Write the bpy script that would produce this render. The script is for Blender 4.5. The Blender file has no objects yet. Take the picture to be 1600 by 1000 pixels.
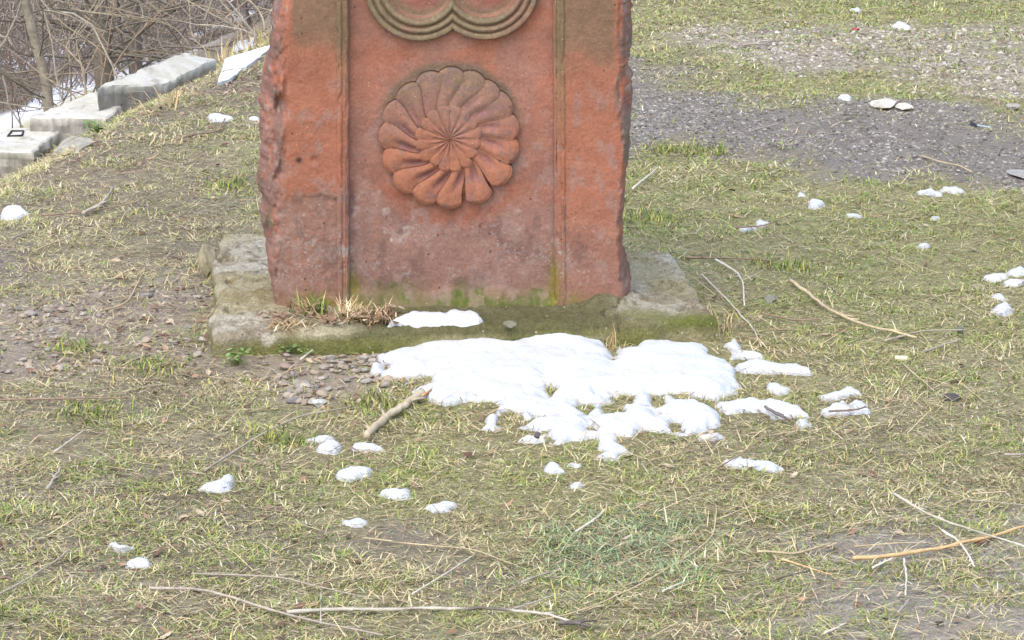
import bpy, bmesh, math, random
import numpy as np

# ------------------------------------------------------------------ camera, light, exposure
scene = bpy.context.scene
COL = scene.collection
F = 5600.0                                   # focal length in photograph pixels
PITCH = math.atan(1300.0 / F)
H = 1.78
cam_d = bpy.data.cameras.new('camera')
cam_d.sensor_width = 36.0
cam_d.lens = F / 1600.0 * 36.0
cam_d.clip_start = 0.1
cam_d.clip_end = 2000.0
cam = bpy.data.objects.new('camera', cam_d)
COL.objects.link(cam)
cam.location = (0, 0, H)
cam.rotation_euler = (math.pi / 2 - PITCH, 0, 0)
scene.camera = cam

SUN_EL, SUN_AZ = math.radians(57), math.radians(205)     # azimuth clockwise from +Y: behind the camera, a little left
world = bpy.data.worlds.new("World")
scene.world = world
world.use_nodes = True
wn = world.node_tree
bg = wn.nodes['Background']
sky = wn.nodes.new('ShaderNodeTexSky')
sky.sky_type = 'NISHITA'
sky.sun_disc = False
sky.sun_elevation = SUN_EL
sky.sun_rotation = SUN_AZ
sky.air_density = 1.0
sky.dust_density = 3.0
sky.ozone_density = 1.0
wn.links.new(sky.outputs[0], bg.inputs[0])
bg.inputs[1].default_value = 0.15
sun_d = bpy.data.lights.new('sun', 'SUN')
sun_d.energy = 0.65
sun_d.angle = math.radians(110)
sun_d.color = (1.0, 0.985, 0.965)
sun = bpy.data.objects.new('sun', sun_d)
COL.objects.link(sun)
sun.rotation_euler = (math.pi / 2 - SUN_EL, 0, -SUN_AZ + math.pi)
sun.location = (0, 0, 30)

scene.view_settings.view_transform = 'Standard'
scene.view_settings.look = 'None'
scene.view_settings.gamma = 1.0
scene.view_settings.use_curve_mapping = False
scene.view_settings.exposure = 1.27
scene.render.engine = 'CYCLES'
scene.cycles.max_bounces = 5

rng = np.random.default_rng(7)
random.seed(7)

# ------------------------------------------------------------------ noise
def _hash(ix, iy, seed):
    n = (ix * 374761393 + iy * 668265263 + seed * 974634777) & 0xffffffff
    n = ((n ^ (n >> 13)) * 1274126177) & 0xffffffff
    n = ((n ^ (n >> 16)) * 2246822519) & 0xffffffff
    return ((n ^ (n >> 15)) & 0xffff) / 65535.0

def vnoise(x, y, seed=0):
    x = np.asarray(x, float); y = np.asarray(y, float)
    fx = np.floor(x); fy = np.floor(y)
    ix = fx.astype(np.int64); iy = fy.astype(np.int64)
    tx = x - fx; ty = y - fy
    tx = tx * tx * (3 - 2 * tx); ty = ty * ty * (3 - 2 * ty)
    a = _hash(ix, iy, seed); b = _hash(ix + 1, iy, seed)
    c = _hash(ix, iy + 1, seed); d = _hash(ix + 1, iy + 1, seed)
    return (a + (b - a) * tx) * (1 - ty) + (c + (d - c) * tx) * ty

def fbm(x, y, seed=0, octs=4, gain=0.5):
    s = 0.0; a = 1.0; t = 0.0
    x = np.asarray(x, float); y = np.asarray(y, float)
    for i in range(octs):
        s = s + a * vnoise(x * 2.03 ** i + 17.3 * i, y * 2.03 ** i - 9.1 * i, seed + i)
        t += a; a *= gain
    return s / t

def sstep(a, b, x):
    t = np.clip((np.asarray(x, float) - a) / (b - a), 0, 1)
    return t * t * (3 - 2 * t)

def mix(a, b, m):
    m = np.asarray(m, float)[..., None]
    return a * (1 - m) + np.asarray(b, float) * m

def lin(r, g, b, k=1.0):
    f = lambda c: ((c / 255 + 0.055) / 1.055) ** 2.4 if c > 10 else c / 255 / 12.92
    return np.array([f(r), f(g), f(b)]) * k

# ------------------------------------------------------------------ survey helpers: photograph pixel -> place
CP, SP = math.cos(PITCH), math.sin(PITCH)

def ray(px, py):
    a = (np.asarray(px, float) - 800) / F
    b = (500 - np.asarray(py, float)) / F
    return a, CP + b * SP, -SP + b * CP

def slope_s(x, y):
    return (x + 1.37) * -0.958 + (y - 9.6) * 0.287

def terrain(x, y):
    x = np.asarray(x, float); y = np.asarray(y, float)
    t = np.maximum(0, slope_s(x, y) + 0.12)
    z = 0.36 * t * t / (t + 0.12)
    q = np.clip(-(x + 1.05), 0, 3)
    z = z + 0.2 * q * q / (q + 0.1) * sstep(8.2, 9.8, y)
    return -1.75 * np.tanh(z / 1.75)

def bumps(x, y):
    return 0.020 * (fbm(x / 0.42, y / 0.42, 3, 3) - 0.5) + 0.011 * (fbm(x / 0.085, y / 0.085, 5, 2) - 0.5)

def ground(x, y):
    return terrain(x, y) + bumps(x, y)

_D = np.concatenate([np.arange(4, 16, 0.01), np.arange(16, 45, 0.05)])
def at(px, py):
    a, b, c = ray(px, py)
    t = _D / b
    X = t * a; Z = H + t * c
    g = terrain(X, _D)
    i = int(np.argmax(Z < g))
    i = max(i, 1)
    f0 = Z[i - 1] - g[i - 1]; f1 = Z[i] - g[i]
    k = f0 / (f0 - f1) if f0 != f1 else 0
    y = _D[i - 1] + k * (_D[i] - _D[i - 1])
    return np.array([y / b * a, y, terrain(y / b * a, y)], float)

def at_z(px, py, z):
    a, b, c = ray(px, py)
    t = (z - H) / c
    return np.stack([t * a, t * b, np.zeros_like(t * a) + z], -1)

def at_depth(px, py, y):
    a, b, c = ray(px, py)
    t = y / b
    return np.array([t * a, y, H + t * c])

# ------------------------------------------------------------------ mesh helpers
def make(name, V, faces, mat, parent=None, col=None, smooth=True, origin=None):
    V = np.asarray(V, float)
    if origin is not None:
        V = V - np.asarray(origin, float)
    me = bpy.data.meshes.new(name)
    me.vertices.add(len(V))
    me.vertices.foreach_set('co', V.astype(np.float32).ravel())
    fl = [np.asarray(f, np.int32) for f in faces if len(f)]
    idx = np.concatenate([f.ravel() for f in fl])
    tot = np.concatenate([np.full(len(f), f.shape[1], np.int32) for f in fl])
    st = np.concatenate([[0], np.cumsum(tot)[:-1]]).astype(np.int32)
    me.loops.add(len(idx))
    me.loops.foreach_set('vertex_index', idx)
    me.polygons.add(len(tot))
    me.polygons.foreach_set('loop_start', st)
    me.polygons.foreach_set('loop_total', tot)
    me.polygons.foreach_set('use_smooth', np.full(len(tot), bool(smooth)))
    if col is not None:
        a = me.color_attributes.new('tint', 'FLOAT_COLOR', 'POINT')
        c = np.ones((len(V), 4), np.float32)
        c[:, :3] = np.clip(col, 0, 1)
        a.data.foreach_set('color', c.ravel())
    me.materials.append(mat)
    me.update(calc_edges=True)
    me.validate()
    o = bpy.data.objects.new(name, me)
    COL.objects.link(o)
    if origin is not None:
        o.location = origin
    if parent is not None:
        o.parent = parent
        o.location = (0, 0, 0) if origin is None else origin
        o.matrix_parent_inverse = parent.matrix_world.inverted() if False else o.matrix_parent_inverse
    return o

def tag(o, label=None, cat=None, group=None, kind=None):
    if label: o['label'] = label
    if cat: o['category'] = cat
    if group: o['group'] = group
    if kind: o['kind'] = kind
    return o

def empty(name, loc=(0, 0, 0)):
    o = bpy.data.objects.new(name, None)
    o.location = loc
    o.empty_display_size = 0.1
    COL.objects.link(o)
    return o

def grid_faces(nr, nc, wrap=False):
    i = np.arange(nr - 1)[:, None] * nc
    if wrap:
        j = np.arange(nc)[None]; k = (j + 1) % nc
    else:
        j = np.arange(nc - 1)[None]; k = j + 1
    return np.stack([i + j, i + k, i + nc + k, i + nc + j], -1).reshape(-1, 4)

class Acc:
    """collects tubes and sheets into one mesh"""
    def __init__(self):
        self.v = []; self.q = []; self.t = []; self.c = []; self.n = 0
    def tube(self, P, R, color, sides=5, cap=True, jit=0.0):
        P = np.asarray(P, float); n = len(P)
        R = np.broadcast_to(np.asarray(R, float), (n,))
        T = np.gradient(P, axis=0)
        T /= np.linalg.norm(T, axis=1)[:, None] + 1e-9
        up = np.array([0, 0, 1.0]) if abs(T[:, 2]).mean() < 0.8 else np.array([1.0, 0, 0])
        A = np.cross(T, up); A /= np.linalg.norm(A, axis=1)[:, None] + 1e-9
        B = np.cross(T, A)
        th = np.arange(sides) / sides * 2 * math.pi
        rr = R[:, None] * (1 + jit * (rng.random((n, sides)) - 0.5) * 2)
        V = P[:, None] + (A[:, None] * np.cos(th)[None, :, None] + B[:, None] * np.sin(th)[None, :, None]) * rr[..., None]
        self.q.append(grid_faces(n, sides, True) + self.n)
        V = V.reshape(-1, 3)
        C = np.broadcast_to(np.asarray(color, float), (n, 3)) if np.ndim(color) < 2 else np.asarray(color, float)
        C = np.repeat(C, sides, 0)
        if cap:
            V = np.vstack([V, P[0], P[-1]]); C = np.vstack([C, C[0], C[-1]])
            j = np.arange(sides); k = (j + 1) % sides
            m = n * sides
            self.t.append(np.stack([k, j, np.full(sides, m)], -1) + self.n)
            self.t.append(np.stack([(n - 1) * sides + j, (n - 1) * sides + k, np.full(sides, m + 1)], -1) + self.n)
        self.v.append(V); self.c.append(C); self.n += len(V)
    def raw(self, V, quads=None, tris=None, color=(0.5, 0.5, 0.5)):
        V = np.asarray(V, float)
        if quads is not None and len(quads): self.q.append(np.asarray(quads) + self.n)
        if tris is not None and len(tris): self.t.append(np.asarray(tris) + self.n)
        C = np.broadcast_to(np.asarray(color, float), (len(V), 3)) if np.ndim(color) < 2 else color
        self.v.append(V); self.c.append(C); self.n += len(V)
    def build(self, name, mat, parent=None, smooth=True, origin=None):
        fs = []
        if self.q: fs.append(np.concatenate(self.q))
        if self.t: fs.append(np.concatenate(self.t))
        return make(name, np.concatenate(self.v), fs, mat, parent, np.concatenate(self.c), smooth, origin)

# ------------------------------------------------------------------ materials
def material(name, rough=0.9, fine=(60, 0.25), finer=(300, 0.2), bump=0.15, bump_scale=200, bump_dist=0.002, spec=0.3, attr=True, color=None,
             pits=None, specks=None, rand=None, translucent=0.0):
    m = bpy.data.materials.new(name)
    m.use_nodes = True
    nt = m.node_tree; N = nt.nodes; L = nt.links
    b = N['Principled BSDF']
    b.inputs['Roughness'].default_value = rough
    b.inputs['Specular IOR Level'].default_value = spec
    tc = N.new('ShaderNodeTexCoord')
    if attr:
        at_ = N.new('ShaderNodeAttribute'); at_.attribute_name = 'tint'
        cur = at_.outputs['Color']
    elif rand:
        oi = N.new('ShaderNodeObjectInfo')
        rp = N.new('ShaderNodeValToRGB')
        rp.color_ramp.interpolation = 'LINEAR'
        els = rp.color_ramp.elements
        for i, c in enumerate(rand):
            e = els[i] if i < 2 else els.new(i / (len(rand) - 1))
            e.position = i / (len(rand) - 1); e.color = (*c, 1)
        L.new(oi.outputs['Random'], rp.inputs[0]); cur = rp.outputs[0]
    else:
        rg = N.new('ShaderNodeRGB'); rg.outputs[0].default_value = (*color, 1); cur = rg.outputs[0]
    for sc, am in (fine, finer):
        if not am: continue
        nz = N.new('ShaderNodeTexNoise'); nz.inputs['Scale'].default_value = sc; nz.inputs['Detail'].default_value = 5
        nz.inputs['Roughness'].default_value = 0.65
        L.new(tc.outputs['Object'], nz.inputs['Vector'])
        mr = N.new('ShaderNodeMapRange')
        mr.inputs['From Min'].default_value = 0.25; mr.inputs['From Max'].default_value = 0.75
        mr.inputs['To Min'].default_value = 1 - am; mr.inputs['To Max'].default_value = 1 + am
        L.new(nz.outputs[0], mr.inputs[0])
        vm = N.new('ShaderNodeVectorMath'); vm.operation = 'SCALE'
        L.new(cur, vm.inputs[0]); L.new(mr.outputs[0], vm.inputs['Scale']); cur = vm.outputs[0]
    for spec_ in (pits or []) + (specks or []):
        sc, rad, c, chance = spec_
        vo = N.new('ShaderNodeTexVoronoi'); vo.inputs['Scale'].default_value = sc
        L.new(tc.outputs['Object'], vo.inputs['Vector'])
        lt = N.new('ShaderNodeMapRange'); lt.inputs['From Min'].default_value = rad; lt.inputs['From Max'].default_value = rad * 0.6
        L.new(vo.outputs['Distance'], lt.inputs[0])
        sp = N.new('ShaderNodeSeparateColor'); L.new(vo.outputs['Color'], sp.inputs[0])
        gt = N.new('ShaderNodeMath'); gt.operation = 'LESS_THAN'; gt.inputs[1].default_value = chance
        L.new(sp.outputs[0], gt.inputs[0])
        mu = N.new('ShaderNodeMath'); mu.operation = 'MULTIPLY'
        L.new(lt.outputs[0], mu.inputs[0]); L.new(gt.outputs[0], mu.inputs[1])
        mx = N.new('ShaderNodeMix'); mx.data_type = 'RGBA'
        L.new(mu.outputs[0], mx.inputs[0]); L.new(cur, mx.inputs[6]); mx.inputs[7].default_value = (*c, 1)
        cur = mx.outputs[2]
    L.new(cur, b.inputs['Base Color'])
    if bump:
        nb = N.new('ShaderNodeTexNoise'); nb.inputs['Scale'].default_value = bump_scale; nb.inputs['Detail'].default_value = 6
        nb.inputs['Roughness'].default_value = 0.7
        L.new(tc.outputs['Object'], nb.inputs['Vector'])
        bp = N.new('ShaderNodeBump'); bp.inputs['Strength'].default_value = bump; bp.inputs['Distance'].default_value = bump_dist
        L.new(nb.outputs[0], bp.inputs['Height']); L.new(bp.outputs[0], b.inputs['Normal'])
    return m

M_stone = material('red_tuff', rough=0.9, fine=(24, 0.14), finer=(150, 0.2), bump=0.8, bump_scale=160, bump_dist=0.003, spec=0.25,
                   pits=[(45, 0.14, (0.09, 0.05, 0.04), 0.14), (120, 0.2, (0.12, 0.06, 0.05), 0.12), (190, 0.26, (0.16, 0.08, 0.06), 0.12)],
                   specks=[(130, 0.17, (0.50, 0.36, 0.28), 0.04), (210, 0.25, (0.50, 0.22, 0.12), 0.05)])
M_plinth = material('old_concrete', rough=0.95, fine=(40, 0.22), finer=(200, 0.42), bump=1.0, bump_scale=110, bump_dist=0.012, spec=0.2,
                    pits=[(90, 0.22, (0.10, 0.09, 0.07), 0.12)], specks=[(80, 0.2, (0.5, 0.46, 0.38), 0.10)])
M_slab = material('pale_concrete', rough=0.9, fine=(18, 0.14), finer=(130, 0.14), bump=0.5, bump_scale=90, bump_dist=0.004, spec=0.2,
                  pits=[(45, 0.2, (0.12, 0.11, 0.10), 0.14)])
M_ground = material('soil', rough=0.92, fine=(45, 0.28), finer=(240, 0.35), bump=0.9, bump_scale=110, bump_dist=0.008, spec=0.2)
M_snow = material('old_snow', rough=0.7, fine=(30, 0.05), finer=(200, 0.07), bump=1.0, bump_scale=120, bump_dist=0.005, spec=0.35)
M_grass = material('grass_blades', rough=0.75, fine=(40, 0.0), finer=(90, 0.15), bump=0, spec=0.25)
M_wood = material('dry_wood', rough=0.85, fine=(50, 0.2), finer=(300, 0.25), bump=0.5, bump_scale=250, bump_dist=0.002, spec=0.2)
M_bark = material('bark', rough=0.95, fine=(14, 0.25), finer=(70, 0.3), bump=0.8, bump_scale=60, bump_dist=0.01, spec=0.1)
M_pebble = material('pebble_stone', rough=0.85, fine=(40, 0.18), finer=(200, 0.2), bump=0.4, bump_scale=120, bump_dist=0.002, attr=False,
                    rand=[lin(118, 112, 104), lin(150, 140, 126), lin(165, 150, 130), lin(128, 126, 122), lin(175, 166, 152), lin(140, 122, 108)])
M_rock = material('rock_stone', rough=0.88, fine=(35, 0.22), finer=(160, 0.25), bump=0.7, bump_scale=90, bump_dist=0.004)
M_board = material('white_board', rough=0.5, fine=(12, 0.04), finer=(90, 0.04), bump=0.1, bump_scale=60, bump_dist=0.001)

# ------------------------------------------------------------------ polygons on the ground
def sdf_poly(P, X, Y):
    """signed distance, positive inside"""
    P = np.asarray(P, float); n = len(P)
    d = np.full(X.shape, 1e9); ins = np.zeros(X.shape, bool)
    for i in range(n):
        ax, ay = P[i][:2]; bx, by = P[(i + 1) % n][:2]
        ex, ey = bx - ax, by - ay
        wx, wy = X - ax, Y - ay
        t = np.clip((wx * ex + wy * ey) / (ex * ex + ey * ey + 1e-12), 0, 1)
        d = np.minimum(d, (wx - ex * t) ** 2 + (wy - ey * t) ** 2)
        c = ((ay > Y) != (by > Y)) & (X < (bx - ax) * (Y - ay) / ((by - ay) if by != ay else 1e-12) + ax)
        ins ^= c
    d = np.sqrt(d)
    return np.where(ins, d, -d)

def gpoly(pts):
    return np.array([at(*p)[:2] for p in pts])

ZONES = {k: gpoly(v) for k, v in {
    'path': [(900, 60), (985, 112), (1070, 135), (1150, 142), (1230, 160), (1340, 160), (1450, 170), (1560, 190), (1720, 200), (1720, 300), (1580, 292),
             (1480, 268), (1400, 276), (1330, 272), (1200, 250), (1130, 246), (1060, 228), (985, 236), (900, 240)],
    'bright_gravel': [(1030, 50), (1100, 42), (1300, 38), (1450, 44), (1720, 40), (1720, 165), (1560, 150), (1480, 120), (1360, 105), (1240, 105), (1150, 88), (1060, 72)],
    'left_gravel': [(-120, 460), (0, 462), (120, 445), (250, 450), (320, 445), (345, 520), (330, 570), (240, 590), (120, 590), (0, 600), (-120, 590)],
    'front_gravel': [(330, 560), (420, 552), (520, 545), (590, 545), (650, 590), (668, 612), (600, 630), (500, 640), (420, 632), (360, 605)],
    'step_litter': [(90, 245), (170, 205), (270, 155), (330, 125), (400, 95), (430, 100), (430, 170), (330, 150), (250, 190), (180, 225), (130, 250)],
    'mud_right': [(1190, 830), (1350, 800), (1500, 790), (1700, 800), (1700, 1080), (1150, 1080), (1200, 940)],
    'mud_left': [(640, 830), (780, 830), (800, 900), (700, 930), (630, 900)],
    'soil_left': [(-100, 395), (60, 380), (100, 430), (30, 450), (-100, 460)],
    'soil_upper_left': [(20, 290), (180, 240), (330, 215), (370, 250), (240, 290), (100, 330)],
    'green_path_edge': [(1290, 118), (1400, 112), (1530, 140), (1500, 162), (1380, 150), (1290, 140)],
    'green_top': [(1200, -40), (1700, -40), (1700, 40), (1480, 38), (1330, 22), (1200, 5)],
    'green_beside': [(975, 300), (1090, 330), (1110, 390), (1060, 420), (980, 400)],
    'green_mid': [(1230, 395), (1420, 400), (1400, 490), (1240, 460)],
    'green_right': [(1300, 320), (1500, 310), (1700, 330), (1700, 400), (1450, 400), (1320, 370)],
    'blue_green': [(850, 840), (960, 800), (1090, 800), (1130, 860), (1110, 930), (960, 930), (860, 900)],
    'green_left': [(310, 260), (400, 250), (400, 305), (320, 300)],
}.items()}

def zone(name, X, Y, feather=0.12, rough=0.16):
    if name == 'path': feather, rough = 0.16, 0.34
    P = ZONES[name]
    lo = P.min(0) - 0.6; hi = P.max(0) + 0.6
    out = np.zeros(X.shape)
    m = (X > lo[0]) & (X < hi[0]) & (Y > lo[1]) & (Y < hi[1])
    if m.any():
        d = sdf_poly(P, X[m], Y[m]) + rough * (fbm(X[m] / 0.25, Y[m] / 0.4, hash_name(name), 4, 0.6) - 0.5) * 2
        out[m] = sstep(-feather, feather, d)
    return out

def hash_name(s):
    return sum(ord(c) * (i + 1) for i, c in enumerate(s)) % 997

def zones(X, Y):
    return {k: zone(k, X, Y) for k in ZONES}

# plinth outline (built further down; grass must know about it)
PL_Z = 0.052
PL_C = [at_z(330, 523, PL_Z)[:2], at_z(1121, 499, PL_Z)[:2], at_z(1052, 396, PL_Z)[:2], at_z(346, 360, PL_Z)[:2]]

# ------------------------------------------------------------------ ground sheet
def graded(lo, hi, step, far):
    core = np.arange(lo, hi, step)
    out = []; s = step; x = hi
    while x < far:
        out.append(x); s *= 1.16; x += s
    out.append(far)
    inn = []; s = step; x = lo - step
    while x > -far:
        inn.append(x); s *= 1.16; x -= s
    inn.append(-far)
    return np.array(sorted(inn) + list(core) + out)

def ground_color(X, Y):
    Z = zones(X, Y)
    n1 = fbm(X / 0.35, Y / 0.35, 11, 4); n2 = fbm(X / 0.09, Y / 0.09, 13, 3); n3 = fbm(X / 1.1, Y / 1.1, 15, 3)
    c = np.zeros(X.shape + (3,)) + lin(130, 121, 106)
    c = mix(c, lin(144, 136, 114), sstep(0.42, 0.62, n1))
    c = mix(c, lin(112, 100, 84), sstep(0.5, 0.7, n2) * 0.7)
    c = mix(c, lin(142, 138, 96), (0.40 + 0.4 * sstep(0.42, 0.6, n3)) * (1 - 0.65 * sstep(-0.15, -0.7, X / Y * 7.0)))
    c = mix(c, lin(128, 118, 108), np.maximum(Z['mud_left'], Z['soil_left']) * 0.8)
    c = mix(c, lin(128, 112, 98), Z['soil_upper_left'] * sstep(0.35, 0.6, n1) * 0.8)
    c = mix(c, lin(152, 146, 138), Z['mud_right'] * 0.75)
    c = mix(c, lin(148, 136, 122), np.maximum(Z['left_gravel'], Z['front_gravel']) * 0.8)
    c = mix(c, lin(120, 106, 94), Z['step_litter'] * 0.8)
    c = mix(c, lin(124, 117, 109) * (0.8 + 0.4 * n2[..., None]), Z['path'] * 0.95)
    c = mix(c, lin(152, 144, 128) * (0.8 + 0.4 * n2[..., None]), Z['bright_gravel'] * 0.8)
    # the wooded hollow: leaf litter with patches of old snow
    s = slope_s(X, Y)
    wood = sstep(0.3, 1.0, s) * sstep(11.8, 13.5, Y + 0.0 * X)
    wood = np.maximum(wood, sstep(1.2, 2.2, s) * 0.9)
    lit = lin(132, 121, 108) * (0.75 + 0.5 * n2[..., None])
    c = c * (1 - wood[..., None]) + lit * wood[..., None]
    sn = sstep(0.47, 0.53, fbm(X / 0.7, Y / 1.6, 21, 4, 0.6)) * sstep(1.7, 2.6, s)
    c = mix(c, (0.80, 0.83, 0.88), sn)
    strip = sstep(1.3, 1.6, s) * sstep(2.9, 2.5, s) * sstep(17.2, 16.4, Y) * sstep(-1.7, -2.0, X)
    c = mix(c, lin(176, 168, 120), strip * 0.9)
    return c

gx = graded(-2.4, 2.4, 0.026, 420.0)
gy = graded(4.7, 14.2, 0.032, 500.0)
X, Y = np.meshgrid(gx, gy)
Zg = ground(X, Y)
V = np.stack([X, Y, Zg], -1).reshape(-1, 3)
g = make('ground', V, [grid_faces(len(gy), len(gx))], M_ground, col=ground_color(X, Y).reshape(-1, 3))
tag(g, 'worn winter turf with bare soil and gravel round the plinth', kind='structure')

# ------------------------------------------------------------------ concrete plinth
def plinth():
    nu, nv = 260, 230
    a = np.linspace(0, 1, nu); b = np.linspace(0, 1, nv)
    A, B = np.meshgrid(a, b)
    c0, c1, c2, c3 = [np.asarray(c) for c in PL_C]
    P = (c0 * ((1 - A) * (1 - B))[..., None] + c1 * (A * (1 - B))[..., None] + c2 * (A * B)[..., None] + c3 * ((1 - A) * B)[..., None])
    Xp, Yp = P[..., 0], P[..., 1]
    e = np.minimum(np.minimum(A * 1.08, (1 - A) * 1.08), np.minimum(B * 0.9, (1 - B) * 0.9))   # metres from the edge, roughly
    wob = (fbm(Xp / 0.10, Yp / 0.10, 31, 3) - 0.5)
    # wavy outline
    Xp = Xp + wob * 0.03 * np.exp(-e / 0.05) * 1.2
    Yp = Yp + (fbm(Xp / 0.12, Yp / 0.12, 33, 3) - 0.5) * 0.05 * np.exp(-e / 0.05)
    z = PL_Z + 0.014 * (fbm(Xp / 0.12, Yp / 0.16, 35, 4, 0.6) - 0.5) + 0.013 * (fbm(Xp / 0.020, Yp / 0.030, 37, 4, 0.65) - 0.5)
    # cracks and cement fillet at the right foot of the stele
    z += 0.028 * np.exp(-(((Xp - 0.21) / 0.07) ** 2 + ((Yp - 7.60) / 0.10) ** 2)) * (0.6 + 0.8 * fbm(Xp / 0.03, Yp / 0.05, 39, 3))
    cr = np.abs(fbm(Xp / 0.16, Yp / 0.22, 41, 4) - 0.5)
    z -= 0.014 * np.exp(-(cr / 0.010) ** 2) * sstep(0.10, 0.2, Xp)
    z -= 0.022 * sstep(0.56, 0.70, fbm(Xp / 0.06, Yp / 0.08, 42, 3)) * sstep(-0.2, -0.45, Xp) * 0.7
    # rounded worn lip
    lip = 0.009 + 0.010 * fbm(Xp / 0.08, Yp / 0.08, 43, 2)
    z -= 0.010 * np.clip(1 - e / lip, 0, 1) ** 2
    # colour
    n = fbm(Xp / 0.07, Yp / 0.07, 45, 4); n2 = fbm(Xp / 0.2, Yp / 0.2, 47, 3)
    c = np.zeros(Xp.shape + (3,)) + lin(174, 168, 150)
    c = mix(c, lin(146, 136, 114), sstep(0.45, 0.65, n))
    c = mix(c, lin(108, 98, 80), sstep(0.58, 0.72, fbm(Xp / 0.022, Yp / 0.035, 46, 4, 0.6)) * 0.7)
    c = mix(c, lin(190, 184, 166), sstep(0.58, 0.72, fbm(Xp / 0.018, Yp / 0.03, 48, 3)) * 0.6)
    c = mix(c, lin(150, 140, 94), sstep(0.4, 0.6, n2) * 0.5)
    front = np.exp(-(B * 0.9) / 0.13)
    c = mix(c, lin(112, 106, 70), np.clip(front * sstep(0.28, 0.5, A) * (0.5 + 0.9 * n), 0, 1) * 0.85)
    c = mix(c, lin(98, 108, 42), front * sstep(0.42, 0.58, n2) * sstep(0.5, 0.75, A) * 0.75)
    c = mix(c, lin(92, 90, 58), sstep(0.32, 0.24, B) * sstep(0.24, 0.32, A) * sstep(0.85, 0.75, A) * 0.85)
    # skirt down into the soil
    top = np.stack([Xp, Yp, z], -1)
    ring = [(0, j) for j in range(nu)] + [(i, nu - 1) for i in range(1, nv)] + [(nv - 1, j) for j in range(nu - 2, -1, -1)] + [(i, 0) for i in range(nv - 2, 0, -1)]
    ri = np.array(ring)
    rt = top[ri[:, 0], ri[:, 1]]
    cen = top.reshape(-1, 3).mean(0)
    nr = len(ring); levels = 7
    vs = [top.reshape(-1, 3)]; cs = [c.reshape(-1, 3)]; qs = [grid_faces(nv, nu)]
    prev = ri[:, 0] * nu + ri[:, 1]
    base = nu * nv
    for k in range(1, levels + 1):
        t = k / levels
        p = rt.copy()
        out = p[:, :2] - cen[:2]; out /= np.linalg.norm(out, axis=1)[:, None]
        rgh = fbm(np.arange(nr) / 9.0, np.full(nr, k * 0.7), 51, 3)
        p[:, :2] += out * (0.006 * math.sin(t * math.pi * 0.6) + (rgh[:, None] - 0.5) * 0.010)
        p[:, 2] = rt[:, 2] * (1 - t) + (-0.05) * t
        vs.append(p)
        m = fbm(np.arange(nr) / 30.0, np.full(nr, k * 0.5), 53, 3)
        cc = np.zeros((nr, 3)) + lin(140, 133, 100)
        cc = mix(cc, lin(112, 112, 62), sstep(0.35, 0.6, m) * 0.8)
        cc = mix(cc, lin(92, 104, 38), sstep(0.52, 0.68, m) * 0.8 * sstep(0.1, 0.6, t))
        cs.append(cc)
        cur = base + np.arange(nr)
        nx = np.roll(np.arange(nr), -1)
        qs.append(np.stack([prev, cur, cur[nx], prev[nx]], -1))
        prev = cur; base += nr
    o = make('concrete_plinth', np.concatenate(vs), [np.concatenate(qs)], M_plinth, col=np.clip(np.concatenate(cs) * 1.12, 0, 1), smooth=False)
    tag(o, 'low rough concrete plinth with mossy front edge under the carved red stele', 'plinth')
plinth()

# ------------------------------------------------------------------ carved stele
Y0 = 7.57
def face(u, v, d=0.0):
    """point of the stele's face: u, v in survey units, d metres proud of the pilaster face"""
    a, b, c = ray(u, v)
    t = Y0 / b
    return np.stack([t * a, Y0 - np.asarray(d, float) + 0 * t, H + t * c], -1)

LEFT = np.array([(-620, 432), (-300, 428), (-100, 424), (0, 425), (30, 420), (60, 417), (100, 414), (140, 406), (170, 402), (215, 401), (250, 400), (290, 398), (312, 397), (322, 400), (340, 401), (352, 404),
                 (375, 408), (400, 409), (430, 412), (455, 415), (490, 424), (520, 426)], float)
RIGHT = np.array([(-620, 988), (-300, 984), (-100, 983), (0, 985), (40, 989), (70, 990), (100, 984), (125, 988), (160, 989), (200, 988), (240, 985), (280, 981), (320, 976), (350, 974),
                  (400, 975), (430, 980), (455, 985), (490, 987), (520, 988)], float)
RIDGE = np.array([(-620, 458), (-200, 456), (0, 458), (30, 452), (60, 447), (100, 450), (150, 450), (220, 449), (290, 446), (315, 444), (340, 442), (400, 438), (440, 434), (490, 433), (520, 433)], float)
RIDGER = np.array([(-620, 968), (-200, 966), (0, 966), (60, 962), (110, 968), (130, 956), (170, 958), (200, 968), (260, 972), (330, 966), (400, 962), (440, 968), (490, 978), (520, 978)], float)
curve = lambda T, v: np.interp(v, T[:, 0], T[:, 1])

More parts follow.
